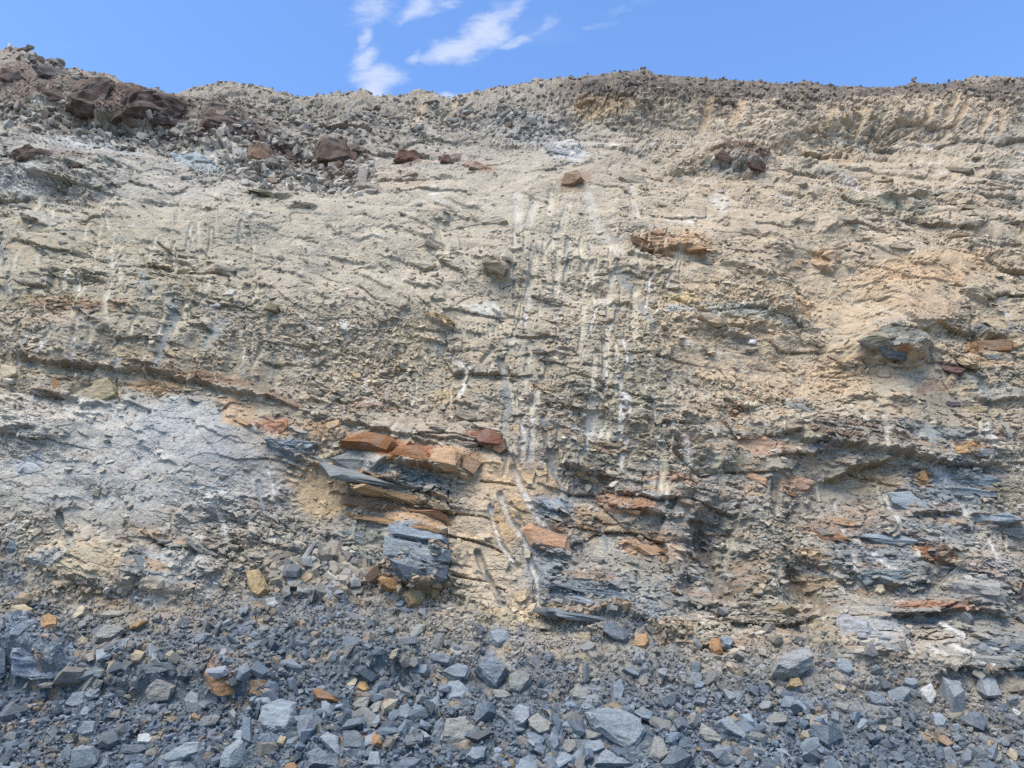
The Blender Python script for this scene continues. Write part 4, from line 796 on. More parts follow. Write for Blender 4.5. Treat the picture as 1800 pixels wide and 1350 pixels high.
SLABS += [   # long dipping beds that stand proud of the face
    ([(560, 812), (640, 838), (740, 862), (830, 880), (828, 888), (730, 874), (630, 850), (562, 824)], .16, (126, 128, 128)), ([(610, 848), (700, 870), (812, 895), (808, 905), (700, 887), (612, 861)], .16, (180, 146, 106)),
    ([(600, 870), (690, 888), (800, 912), (795, 923), (680, 903), (600, 885)], .16, (158, 120, 88)), ([(602, 896), (680, 910), (790, 935), (785, 946), (680, 929), (606, 911)], .18, (174, 140, 102)),
    ([(590, 930), (660, 935), (682, 960), (640, 973), (590, 956)], .25, (144, 146, 144)), ([(590, 966), (665, 973), (676, 993), (610, 991)], .25, (122, 128, 134)),
    ([(955, 1020), (1040, 1035), (1120, 1049), (1118, 1060), (1035, 1048), (955, 1033)], .18, 'd'), ([(945, 1045), (1040, 1060), (1150, 1075), (1148, 1087), (1040, 1075), (946, 1059)], .18, 'g'),
    ([(940, 1064), (1040, 1083), (1165, 1093), (1160, 1104), (1040, 1096), (940, 1077)], .18, (116, 122, 128)), ([(1583, 822), (1640, 818), (1720, 830), (1768, 845), (1760, 862), (1680, 851), (1590, 845)], .16, 'g'),
    ([(1590, 851), (1680, 857), (1765, 869), (1758, 886), (1670, 877), (1592, 869)], .16, (132, 140, 148)), ([(1690, 1135), (1800, 1130), (1800, 1146), (1692, 1150)], .2, 'd'), ([(1688, 1155), (1800, 1152), (1800, 1168), (1690, 1170)], .2, 'm'),
    ([(1690, 1175), (1800, 1174), (1800, 1192), (1700, 1190)], .2, 'd'), ([(1560, 866), (1600, 862), (1640, 892), (1600, 905), (1565, 892)], .25, (128, 136, 146)), ([(1700, 905), (1770, 900), (1800, 915), (1760, 925), (1705, 918)], .2, 'g'), ([(1420, 930), (1470, 935), (1500, 952), (1450, 955)], .2, (150, 110, 80)), ([(1440, 905), (1520, 911), (1560, 925), (1500, 931), (1440, 921)], .2, (168, 138, 108)), ([(1500, 940), (1600, 944), (1640, 955), (1560, 962), (1500, 953)], .2, 'g'),
]
for k, (poly, th, c) in enumerate(SLABS):
    crisp = k < 16 or k >= N_SINGLE
    big_ = max(p[0] for p in poly) - min(p[0] for p in poly) > 34
    wide = max(p[0] for p in poly) - min(p[0] for p in poly) > 78
    poly_rock('rock_slab', poly, th, wall_tone(CC[c] if isinstance(c, str) else c, poly[0][1]), 500 + k, rock_face, sink=.5 if k < 9 else .62 if k < 16 else .72 if crisp else .80 if wide else .68, facing=.45, cuts=3 if crisp else 5 if wide else 3 if big_ else 2, amp=.022 if k < 16 else .04 if crisp else .075 if wide else .05)
n_auto = 0
while n_auto < 185:
    u, v = rnd.uniform(5, 1795), rnd.uniform(300, 1060)
    _, _, cl, (r_, c_) = surf(u, v)
    if smooth[r_, c_] > .4 or loose[r_, c_] > .5 or soil[r_, c_] > .3 or groove[r_, c_] > .1: continue
    big_ = rnd.random() < .3
    wpx = rnd.uniform(34, 62) if big_ else rnd.uniform(14, 36); hp = wpx * rnd.uniform(.16, .42)
    sl = (.2 if u < 900 else .12) + rnd.gauss(0, .14)
    poly = []
    for k in range(7):
        a = 2 * math.pi * k / 7 + rnd.uniform(-.3, .3); q = rnd.uniform(.85, 1.1)
        x, y = math.cos(a) * wpx / 2 * q, math.sin(a) * hp / 2 * q
        poly.append((u + x, v + y + sl * x))
    poly_rock('shale_plate', poly, rnd.uniform(.3, .6), tuple(np.clip(cl * rnd.uniform(.8, 1.15) / 1, .03, .7)) and (cl * rnd.uniform(.78, 1.12)), 900 + n_auto, rock_face, sink=.68, facing=.4, cuts=2, amp=.04)
    n_auto += 1

# ------------------------------------------------------------------ loose boulders and stones, each a thing of its own
BOULD = [
    ([(1027, 1253), (1050, 1245), (1090, 1247), (1127, 1260), (1140, 1290), (1120, 1322), (1100, 1328), (1067, 1303), (1040, 1284)], .5, 'l', 'largest cracked grey boulder low in the rubble, broad rough face'),
    ([(832, 1177), (860, 1148), (878, 1162), (897, 1180), (873, 1215), (858, 1204)], .7, 'g', 'blue-grey boulder with a pointed top standing over a dark hollow'),
    ([(895, 1187), (913, 1175), (935, 1187), (933, 1203), (913, 1225), (893, 1217)], .8, 'm', 'squat grey block leaning on the pointed-top boulder'),
    ([(857, 1113), (873, 1105), (893, 1110), (896, 1123), (877, 1146), (860, 1130)], .6, 'l', 'smooth pale grey wedge stone alone above the pointed-top boulder'),
    ([(770, 1183), (803, 1165), (830, 1173), (823, 1197), (800, 1200)], .4, 'g', 'flat grey slab lying just left of the pointed-top boulder'),
    ([(783, 1222), (787, 1200), (807, 1193), (827, 1213), (817, 1233), (788, 1236)], .5, 'l', 'rounded pale grey stone below the flat slab in mid rubble'),
    ([(753, 1150), (775, 1146), (797, 1158), (792, 1173), (757, 1165)], .5, 'g', 'oblong blue-grey stone above the flat slab in mid rubble'),
    ([(863, 1215), (885, 1211), (902, 1222), (890, 1233), (868, 1230)], .5, 'm', 'low grey stone tucked under the pointed-top boulder'),
    ([(897, 1250), (912, 1239), (933, 1247), (935, 1268), (920, 1284), (902, 1275)], .7, 'l', 'knobbly pale boulder left of the largest cracked boulder'),
    ([(927, 1266), (945, 1253), (968, 1270), (968, 1288), (950, 1296), (930, 1284)], .7, 'm', 'grey block touching the right of the knobbly pale boulder'),
    ([(960, 1305), (970, 1284), (982, 1296), (984, 1316), (972, 1325)], .5, 'g', 'upright leaf-shaped stone under the knobbly pale boulder'),
    ([(1037, 1352), (1045, 1333), (1062, 1319), (1090, 1335), (1120, 1352)], .5, 'l', 'big slab cut off by the bottom edge beneath the largest boulder'),
    ([(757, 1302), (762, 1275), (778, 1257), (784, 1275), (775, 1306)], .4, 'g', 'narrow upright slab near the bottom edge, left of a broad grey slab'),
    ([(773, 1300), (785, 1262), (820, 1257), (840, 1280), (830, 1310), (790, 1312)], .35, 'm', 'broad rubbly grey slab lying flat near the bottom centre'),
    ([(817, 1332), (830, 1312), (856, 1310), (852, 1335), (832, 1342)], .5, 'l', 'pale broken stone below the broad rubbly slab'),
    ([(453, 1268), (458, 1240), (493, 1225), (523, 1237), (520, 1277), (507, 1295), (467, 1290)], .4, 'l', 'large flat-faced grey slab below the orange block, left half'),
    ([(547, 1212), (560, 1208), (597, 1230), (594, 1238), (555, 1232)], .5, 'r', 'rust-brown elongated stone right of the large flat-faced slab'),
    ([(507, 1222), (530, 1210), (538, 1214), (520, 1226)], .4, 'w', 'thin whitish chip above the large flat-faced slab'),
    ([(283, 1330), (335, 1306), (361, 1304), (358, 1326), (310, 1347), (286, 1346)], .4, 'l', 'long pale slab slanting along the bottom edge, left'),
    ([(432, 1003), (457, 1000), (462, 1018), (476, 1040), (457, 1056), (442, 1048), (437, 1030)], .6, (182, 158, 118), 'upright ochre block standing at the top of the left talus'),
    ([(465, 1053), (482, 1050), (491, 1062), (483, 1070), (468, 1064)], .5, 'w', 'small pale angular stone under the upright ochre block'),
    ([(20, 1064), (45, 1060), (63, 1078), (50, 1092), (22, 1084)], .5, 't', 'tan-topped stone at the left edge of the upper talus'),
    ([(227, 1098), (252, 1089), (262, 1092), (240, 1106), (228, 1105)], .4, 'o', 'orange elongated stone on the left talus'),
    ([(167, 1115), (180, 1100), (210, 1098), (224, 1110), (195, 1132), (168, 1134)], .5, 'm', 'wide grey-brown stone left of the orange elongated stone'),
    ([(70, 1085), (85, 1077), (101, 1090), (99, 1110), (74, 1110)], .6, 'o', 'rounded ochre and grey stone on the far left talus'),
    ([(123, 1086), (140, 1064), (153, 1063), (150, 1082), (132, 1091)], .5, 'p', 'leaning pale stone above the wide grey-brown stone'),
    ([(15, 1112), (30, 1098), (44, 1106), (34, 1122), (15, 1122)], .5, 'g', 'blue-grey stone at the left edge below the tan-topped stone'),
    ([(132, 1130), (145, 1116), (154, 1124), (148, 1140), (136, 1138)], .6, 'p', 'pale cube-like stone below the wide grey-brown stone, left'),
    ([(226, 1155), (240, 1142), (258, 1148), (250, 1165), (232, 1166)], .6, 't', 'brownish rounded stone above the dark layered block'),
    ([(113, 1240), (128, 1217), (155, 1215), (157, 1240), (130, 1248)], .5, 'g', 'blue-grey chunk low on the far left'),
    ([(139, 1252), (150, 1241), (161, 1246), (155, 1260), (142, 1260)], .5, 'l', 'small light stone under the far left blue-grey chunk'),
    ([(320, 1232), (335, 1213), (353, 1220), (352, 1240), (330, 1244)], .6, 'g', 'rounded blue-grey stone left of the orange block'),
    ([(253, 1215), (275, 1192), (312, 1205), (300, 1232), (262, 1236)], .4, 'm', 'flat mottled stone in front of the dark layered block'),
    ([(240, 1308), (243, 1292), (262, 1289), (271, 1300), (266, 1309)], .6, 'w', 'light blocky stone near the bottom left, on dark rubble'),
    ([(170, 1310), (178, 1288), (205, 1283), (214, 1305), (190, 1318)], .6, 'd', 'dark slate lump left of the light blocky stone'),
    ([(210, 1325), (215, 1308), (255, 1312), (264, 1325), (240, 1330)], .4, 'd', 'dark flat slab under the light blocky stone'),
    ([(133, 1285), (148, 1268), (175, 1268), (168, 1292), (145, 1296)], .5, 'g', 'grey-blue stone above left of the dark slate lump'),
    ([(540, 1350), (543, 1322), (560, 1312), (596, 1340), (592, 1352)], .5, 'g', 'grey stone with rusty corner cut by the bottom edge'),
    ([(560, 1300), (575, 1285), (596, 1296), (597, 1330), (578, 1318)], .5, 'l', 'tilted pale slab right of bottom left centre'),
    ([(407, 1300), (415, 1283), (440, 1284), (443, 1302), (425, 1308)], .6, 'l', 'pale stone just left of the large flat-faced slab'),
    ([(483, 1310), (493, 1291), (505, 1297), (498, 1313)], .7, 't', 'small tan stone below the large flat-faced slab'),
    ([(625, 1215), (632, 1196), (645, 1198), (650, 1210), (640, 1220)], .7, (186, 150, 100), 'small ochre stone at the foot of the dark laminated ledge'),
    ([(608, 1203), (625, 1190), (630, 1194), (625, 1207), (611, 1208)], .6, 'p', 'cream chip beside the small ochre stone'),
    ([(617, 1242), (632, 1226), (654, 1226), (645, 1246), (622, 1249)], .5, 'm', 'brownish grey stone below the small ochre stone'),
    ([(643, 1250), (660, 1233), (674, 1232), (668, 1256), (645, 1262)], .6, 'm', 'two-faced pale and grey block right of the brownish grey stone'),
    ([(650, 1272), (655, 1260), (669, 1258), (670, 1272), (660, 1277)], .7, 'l', 'light cube stone beneath the two-faced block'),
    ([(697, 1262), (702, 1240), (718, 1236), (727, 1255), (714, 1272)], .6, 'g', 'upright dark-streaked stone right of the two-faced block'),
    ([(600, 1320), (602, 1284), (630, 1283), (644, 1300), (640, 1324)], .5, 'd', 'dark slab with rusty streak at bottom, left of centre'),
    ([(644, 1350), (650, 1322), (668, 1320), (671, 1350)], .6, 'l', 'pale block at the bottom edge right of the rusty streaked slab'),
    ([(707, 1047), (720, 1032), (740, 1036), (748, 1053), (740, 1071), (718, 1068)], .7, (172, 146, 106), 'ochre-grey block resting under the layered blue outcrop'),
    ([(692, 1066), (705, 1054), (714, 1058), (706, 1070)], .5, 'g', 'small blue chip just left of the ochre-grey block'),
    ([(694, 1074), (710, 1067), (727, 1074), (712, 1082)], .4, 'd', 'dark flat chip under the ochre-grey block'),
    ([(683, 1158), (690, 1143), (701, 1139), (699, 1152), (690, 1160)], .7, 'p', 'yellowish stone above the dark laminated ledge'),
    ([(673, 1110), (685, 1102), (695, 1106), (690, 1116)], .5, 'l', 'light chip paired with a tan one above the yellowish stone'),
    ([(1010, 1125), (1020, 1110), (1040, 1112), (1038, 1126)], .6, 't', 'tan stone left of the striped slate boulder'),
    ([(1056, 1092), (1075, 1090), (1107, 1115), (1103, 1130), (1085, 1130), (1060, 1114)], .6, (112, 122, 134), 'striped slate boulder at the foot of the face, centre'),
    ([(1113, 1135), (1118, 1115), (1138, 1113), (1142, 1130), (1135, 1143)], .7, (184, 146, 104), 'ochre stone with white streak right of the striped slate boulder'),
    ([(1018, 1138), (1035, 1126), (1050, 1138), (1044, 1147), (1025, 1146)], .5, 'm', 'grey-tan stone below the striped slate boulder'),
    ([(1092, 1178), (1110, 1168), (1124, 1180), (1126, 1194), (1108, 1188)], .6, 'g', 'sharp-edged grey stone above the largest cracked boulder'),
    ([(1000, 1215), (1014, 1204), (1038, 1226), (1034, 1235), (1005, 1228)], .5, 'm', 'brown-grey wedge above left of the largest cracked boulder'),
    ([(1073, 1234), (1078, 1198), (1092, 1192), (1098, 1215), (1090, 1238)], .6, 'g', 'tall narrow stone on top of the largest cracked boulder'),
    ([(1014, 1240), (1030, 1235), (1047, 1243), (1040, 1250), (1018, 1249)], .4, 'l', 'thin pale plate above the left end of the largest boulder'),
    ([(1110, 1250), (1130, 1242), (1152, 1255), (1146, 1270), (1128, 1266)], .5, 'g', 'flat grey stone above the right end of the largest boulder'),
    ([(1140, 1330), (1150, 1295), (1164, 1300), (1172, 1335), (1158, 1342)], .6, 'm', 'dark upright block just right of the largest boulder'),
    ([(1020, 1298), (1028, 1280), (1058, 1290), (1050, 1300), (1030, 1302)], .4, 'm', 'thin brown slab poking from under the largest boulder'),
    ([(1020, 1325), (1030, 1302), (1058, 1298), (1064, 1318), (1040, 1328)], .5, 'l', 'cracked light stone in the gap below the largest boulder'),
    ([(983, 1318), (992, 1302), (1012, 1300), (1018, 1318), (1000, 1332)], .6, 'm', 'grey wedge left of the cracked light stone'),
    ([(1353, 1195), (1357, 1173), (1387, 1147), (1417, 1137), (1434, 1153), (1430, 1167), (1400, 1188), (1380, 1199)], .7, (150, 150, 146), 'big split boulder with pale face, right of centre'),
    ([(1467, 1165), (1477, 1155), (1497, 1163), (1502, 1183), (1493, 1194), (1470, 1180)], .8, 'l', 'smooth rounded grey stone with ochre underside, right'),
    ([(1613, 1215), (1637, 1198), (1647, 1220), (1643, 1243), (1630, 1247), (1617, 1230)], .6, 'w', 'whitest angular stone on the right talus'),
    ([(1637, 1255), (1650, 1250), (1670, 1270), (1663, 1284), (1643, 1284)], .6, 'l', 'pale stone directly below the whitest stone'),
    ([(1253, 1272), (1277, 1258), (1320, 1298), (1313, 1310), (1267, 1290)], .5, 'l', 'long pale slab sloping right over a dark block'),
    ([(1225, 1295), (1232, 1270), (1258, 1285), (1273, 1300), (1270, 1309), (1240, 1306)], .5, 'm', 'dark block under the long sloping pale slab'),
    ([(1345, 1266), (1362, 1250), (1385, 1260), (1380, 1273), (1355, 1275)], .5, 'm', 'low grey stone below the big split boulder'),
    ([(1520, 1222), (1530, 1212), (1555, 1222), (1563, 1240), (1545, 1245), (1530, 1240)], .6, 'g', 'grey block below right of the smooth rounded stone'),
    ([(1587, 1204), (1590, 1190), (1612, 1193), (1618, 1205), (1605, 1212)], .6, 'l', 'light stone up left of the whitest stone'),
    ([(1245, 1145), (1250, 1123), (1266, 1124), (1272, 1148), (1258, 1154)], .8, (174, 130, 86), 'rusty orange cube stone left of the big split boulder'),
    ([(1262, 1123), (1275, 1117), (1290, 1126), (1284, 1140), (1270, 1138)], .6, 'l', 'pale grey stone behind the rusty orange cube'),
    ([(1200, 1190), (1215, 1187), (1242, 1203), (1236, 1213), (1218, 1212)], .4, 'l', 'pale jagged slab below the rusty orange cube'),
    ([(1210, 1188), (1214, 1164), (1232, 1162), (1233, 1180), (1225, 1190)], .6, 'd', 'dark upright stone over the pale jagged slab'),
    ([(1217, 1238), (1222, 1224), (1243, 1226), (1240, 1240)], .5, 'g', 'grey stone below the pale jagged slab'),
    ([(1382, 1208), (1388, 1192), (1405, 1190), (1412, 1206), (1395, 1211)], .7, (168, 146, 110), 'tan stone at the foot of the big split boulder'),
    ([(1437, 1274), (1440, 1258), (1455, 1257), (1457, 1276)], .6, 'l', 'small light cube low on the right talus'),
    ([(1458, 1266), (1462, 1250), (1475, 1254), (1476, 1273)], .6, 'g', 'small grey stone beside the small light cube'),
    ([(1467, 1245), (1472, 1234), (1496, 1238), (1492, 1253)], .5, 'm', 'brown-grey stone above the small light cube'),
    ([(1463, 1212), (1468, 1201), (1487, 1206), (1484, 1218)], .5, 't', 'ochre-grey stone under the smooth rounded stone'),
    ([(1566, 1280), (1568, 1260), (1586, 1262), (1587, 1284)], .6, 'm', 'grey upright block below the grey block on the right'),
    ([(1543, 1284), (1546, 1276), (1560, 1277), (1556, 1288)], .7, 'p', 'small cream stone left of the grey upright block'),
    ([(1687, 1335), (1700, 1313), (1711, 1320), (1708, 1345), (1692, 1348)], .6, 'g', 'grey angular stone near the bottom right corner'),
    ([(1740, 1335), (1750, 1318), (1765, 1325), (1765, 1343), (1745, 1345)], .6, 'm', 'grey-brown stone right of the bottom corner angular stone'),
    ([(1765, 1330), (1775, 1315), (1792, 1328), (1788, 1345)], .6, 't', 'tan-grey stone at the bottom right edge'),
    ([(1773, 1250), (1782, 1245), (1799, 1256), (1790, 1262)], .5, 'w', 'flat white chip at the right edge'),
    ([(1537, 1040), (1541, 1026), (1553, 1027), (1557, 1040), (1547, 1046)], .7, (190, 176, 146), 'cream rounded stone lodged under the rusty slate lens'),
    ([(545, 292), (553, 252), (572, 238), (610, 250), (625, 285), (612, 297), (570, 297)], .6, (112, 93, 80), 'big brown block on the upper bench, dusty left face'),
    ([(627, 335), (632, 298), (645, 287), (650, 300), (645, 338)], .6, (206, 188, 172), 'pinkish white upright stone below the big brown block'),
    ([(690, 285), (702, 264), (725, 268), (747, 285), (735, 291)], .5, (106, 78, 66), 'dark red-brown stone right of the pinkish white stone'),
    ([(773, 288), (778, 273), (790, 275), (800, 288)], .6, (112, 84, 72), 'small dark brown stone on the upper slope, centre'),
    ([(820, 302), (832, 284), (850, 288), (868, 300), (850, 304)], .5, (160, 132, 108), 'tan-brown stone right of the small dark brown stone'),
    ([(433, 285), (436, 256), (455, 250), (478, 262), (480, 285), (455, 292)], .6, (130, 104, 84), 'cracked brown block beside the pale bench rocks'),
    ([(454, 318), (460, 300), (470, 305), (470, 322)], .5, 'l', 'pale blue splinter on the upper left bench'),
    ([(565, 318), (570, 302), (588, 304), (586, 320)], .6, (134, 108, 86), 'small brown stone under the big brown block'),
    ([(285, 246), (292, 236), (310, 242), (308, 252)], .6, (96, 78, 70), 'small dark stone below the dark brown outcrop'),
    ([(600, 292), (606, 262), (628, 268), (632, 296)], .5, (100, 78, 70), 'dark brown block between the big brown block and the white stone'),
    ([(983, 330), (992, 305), (1015, 296), (1028, 318), (1010, 333)], .6, (152, 126, 100), 'brown broken rock cluster piece in the upper middle'),
    ([(1440, 452), (1448, 440), (1470, 440), (1482, 460), (1465, 464)], .5, (192, 164, 132), 'pale orange stone jutting from the sandy upper right'),
    ([(1390, 470), (1396, 458), (1410, 460), (1410, 472)], .6, (198, 166, 128), 'rounded peach stone left of the jutting pale orange stone'),
    ([(1312, 605), (1318, 596), (1330, 597), (1330, 606)], .6, (222, 216, 218), 'bright white stone alone on the sandy slope'),
    ([(390, 520), (402, 508), (416, 510), (412, 524)], .5, (196, 190, 174), 'pale stone resting beside tooth marks on the left face'),
    ([(374, 538), (380, 532), (390, 535), (386, 541)], .5, 'w', 'tiny white stone below the pale stone on the left face'),
    ([(462, 545), (472, 528), (492, 535), (488, 550)], .6, (160, 144, 112), 'olive-tan stone stuck in the left middle face'),
    ([(160, 872), (166, 858), (178, 862), (176, 876)], .6, (140, 134, 118), 'small stone trio member on the pale left massif, darkest'),
    ([(177, 866), (182, 856), (193, 862), (188, 872)], .6, (176, 166, 144), 'small stone trio member on the pale left massif, palest'),
    ([(1700, 1003), (1704, 973), (1712, 978), (1710, 992)], .5, 'l', 'bluish chip perched on the grey stepped block, right'),
    ([(10, 965), (18, 950), (34, 958), (35, 967), (18, 972)], .5, 'g', 'blue-grey stone at the left edge of the lower face'),
    ([(558, 975), (566, 962), (584, 966), (580, 978)], .5, 'l', 'pale blue stone under the broken ledge, left of the outcrop'),
]
things = []
for k, (poly, th, c, lab) in enumerate(BOULD):
    wpx = max(p[0] for p in poly) - min(p[0] for p in poly)
    o = poly_rock('boulder' if wpx > 42 else 'stone', poly, th, CC[c] if isinstance(c, str) else c, 2000 + k, None,
                  sink=.3 if poly[0][1] > 1000 else .42, facing=.5, cuts=5 if wpx > 55 else 3 if wpx > 38 else 2, amp=.042)
    tag(o, lab, 'boulder' if wpx > 42 else 'stone', 'loose stones at the quarry face')
    things.append(o)

occupied = [(o['px'][0], o['px'][1], o['spx'] * .5) for o in things]
def proto(seed, platy):
    """an angular slate shard: an uneven outline with a tilted top and a smaller underside"""
    rr = random.Random(seed)
    n = rr.randint(4, 6); pts = []
    tx, ty = rr.uniform(-.5, .5), rr.uniform(-.5, .5)
    for k in range(n):
        a = 2 * math.pi * (k + rr.uniform(-.32, .32)) / n
        r_ = rr.uniform(.62, 1.15)
        x, y = math.cos(a) * .5 * r_, math.sin(a) * .40 * r_
        h = platy * .5
        q = rr.uniform(.55, .95)
        pts.append((x * q, y * q, h * (1 + tx * x * 2 + ty * y * 2) * rr.uniform(.7, 1.1)))
        pts.append((x, y, h * rr.uniform(-.6, .3)))
        if k % 2: pts.append((x * .7, y * .7, -h))
    return rough_hull(pts, seed, 0, 0)
PROTO = []
for k in range(14):
    bm = proto(40 + k, (.35, .55, .28, .7)[k % 4])
    bmesh.ops.triangulate(bm, faces=bm.faces)
    bm.verts.index_update()
    vs_ = np.array([v.co[:] for v in bm.verts], f32); ts = np.array([[v.index for v in f.verts] for f in bm.faces], np.int32)
    PROTO.append((vs_, ts)); bm.free()
PROTO_S = []
for k in range(10):
    rr_ = random.Random(300 + k)
    bm = rough_hull([(math.cos(q * 1.5708 + rr_.uniform(-.5, .5)) * rr_.uniform(.3, .6), math.sin(q * 1.5708 + rr_.uniform(-.5, .5)) * rr_.uniform(.25, .5), z * (.15, .22, .32)[k % 3] * rr_.uniform(.6, 1.2)) for q in range(4) for z in (-1, 1)], k, 0, 0)
    bm.verts.index_update()
    PROTO_S.append((np.array([v.co[:] for v in bm.verts], f32), np.array([[v.index for v in f.verts] for f in bm.faces], np.int32))); bm.free()
PMESH = []
for k in range(14):
    bm = proto(40 + k, (.4, .6, .32, .75)[k % 4])
    bmesh.ops.subdivide_edges(bm, edges=bm.edges, cuts=1, use_grid_fill=True); bmesh.ops.triangulate(bm, faces=bm.faces)
    for v in bm.verts: v.co += Vector((mnoise.noise(v.co * 6 + Vector((k, 0, 0))), mnoise.noise(v.co * 6 + Vector((0, k, 7))), mnoise.noise(v.co * 6 + Vector((3, 0, k))))) * .035
    me = bpy.data.meshes.new('stone'); bm.to_mesh(me); bm.free(); me.materials.append(M_STONE); PMESH.append(me)

def frame_for(nrm, rr, tilt):
    n = Vector(nrm) + Vector((rr.gauss(0, tilt), rr.gauss(0, tilt), rr.gauss(0, tilt))); n.normalize()
    t = Vector((rr.gauss(0, 1), rr.gauss(0, .3), rr.gauss(0, .6))); t = (t - n * t.dot(n)).normalized()
    return Matrix((t, n.cross(t), n)).transposed()

TONES = [('blue-grey', (122, 132, 148), 9), ('dark slate', (104, 112, 123), 4), ('pale grey', (156, 162, 170), 5), ('tan', (160, 148, 124), 1.2), ('ochre', (160, 134, 104), .6), ('brownish grey', (136, 130, 120), 3)]
tries = 0
while len(things) < 296 and tries < 9000:
    tries += 1
    v = rnd.uniform(1075, 1362); u = rnd.uniform(-8, 1808)
    if rnd.random() > (.25 + .75 * min(1, max(0, (v - 1075) / 180))): continue
    spx = rnd.uniform(38, 72) if v > 1185 and rnd.random() < .34 else rnd.uniform(14, 26)
    if any((u - a) ** 2 + (v - b) ** 2 < (r_ + spx * .36) ** 2 for a, b, r_ in occupied): continue
    p0, nrm, cl, _ = surf(u, v)
    name_c, rgb, _w = rnd.choices(TONES, [t[2] * (2.2 if (t[0] in ('tan', 'ochre', 'brownish grey') and v < 1170) else 1) for t in TONES])[0]
    size = spx * np.linalg.norm(p0 - CAM) / FPX
    o = bpy.data.objects.new('stone', PMESH[rnd.randrange(14)])
    M = frame_for(nrm, rnd, .45)
    o.matrix_world = Matrix.Translation(Vector(p0) + Vector(nrm) * size * .10) @ M.to_4x4() @ Matrix.Diagonal((size * 1.1, size * rnd.uniform(.85, 1.25), size * rnd.uniform(.8, 1.3), 1))
    link(o)
    j = rnd.uniform(.85, 1.15); k_ = .15 + .4 * (1 - min(1, max(0, (v - 1090) / 150))); o.color = (*[float(c * j) for c in alb(rgb) * (1 - k_) + cl * k_], 1)
    tag(o, None, 'stone', 'loose stones at the quarry face')
    o['px'] = (u, v); o['spx'] = spx; o['tone'] = name_c
    things.append(o); occupied.append((u, v, spx * .5))
# labels of the smaller stones: tone, size and what they lie beside
marks = [o for o in things if 'label' in o and o['px'][1] > 1000]
SHORT = {}
for o in marks:
    s = o['label'].split(',')[0]
    SHORT[o.name] = ' '.join(s.split()[:6]) if len(s.split()) > 6 else s
    for stop in (' up left', ' with', ' standing', ' leaning', ' low', ' lying', ' alone', ' just', ' near', ' cut', ' at the', ' on ', ' above', ' below', ' beneath', ' touching', ' under', ' left', ' right', ' tucked', ' resting', ' beside', ' in ', ' slanting', ' paired', ' sloping', ' over', ' directly', ' behind', ' poking', ' up left', ' from', ' perched', ' lodged'):
        if stop in ' ' + s: s = (' ' + s).split(stop)[0].strip()
    SHORT[o.name] = s
dupe = {}
for o in marks: dupe.setdefault(SHORT[o.name], []).append(o)
plain = {t[0] + ' stone' for t in TONES}
uniq = [v[0] for k, v in dupe.items() if len(v) == 1 and len(k.split()) >= 3 and k not in plain and not k.startswith('small') and k != 'light stone']
groups = {}
for o in things:
    if 'label' in o: continue
    u, v = o['px']
    best = min(uniq, key=lambda m_: (m_['px'][0] - u) ** 2 + 2 * (m_['px'][1] - v) ** 2)
    dx, dy = u - best['px'][0], v - best['px'][1]
    if abs(dx) > 2.2 * abs(dy): where = 'right of' if dx > 0 else 'left of'
    elif abs(dy) > 2.2 * abs(dx): where = 'below' if dy > 0 else 'above'
    else: where = ('below' if dy > 0 else 'above') + (' right of' if dx > 0 else ' left of')
    groups.setdefault((o['tone'], where, SHORT[best.name], best.name), []).append((math.hypot(dx, dy), o))
ORD = ['nearest', 'second nearest', 'third nearest', 'fourth nearest', 'fifth nearest', 'sixth nearest', 'seventh nearest', 'eighth nearest', 'ninth nearest', 'tenth nearest']
for (tone, where, sh, _), lst in groups.items():
    lst.sort(key=lambda t: t[0])
    for k, (d, o) in enumerate(lst):
        sz = 'chunky' if o['spx'] > 26 else 'small'
        o['label'] = f'{sz} {tone} stone {where} the {sh}' + ('' if len(lst) == 1 else f', {ORD[min(k, 9)]}')
for o in list(scene.objects):
    for key in ('px', 'spx', 'tone'):
        if key in o: del o[key]

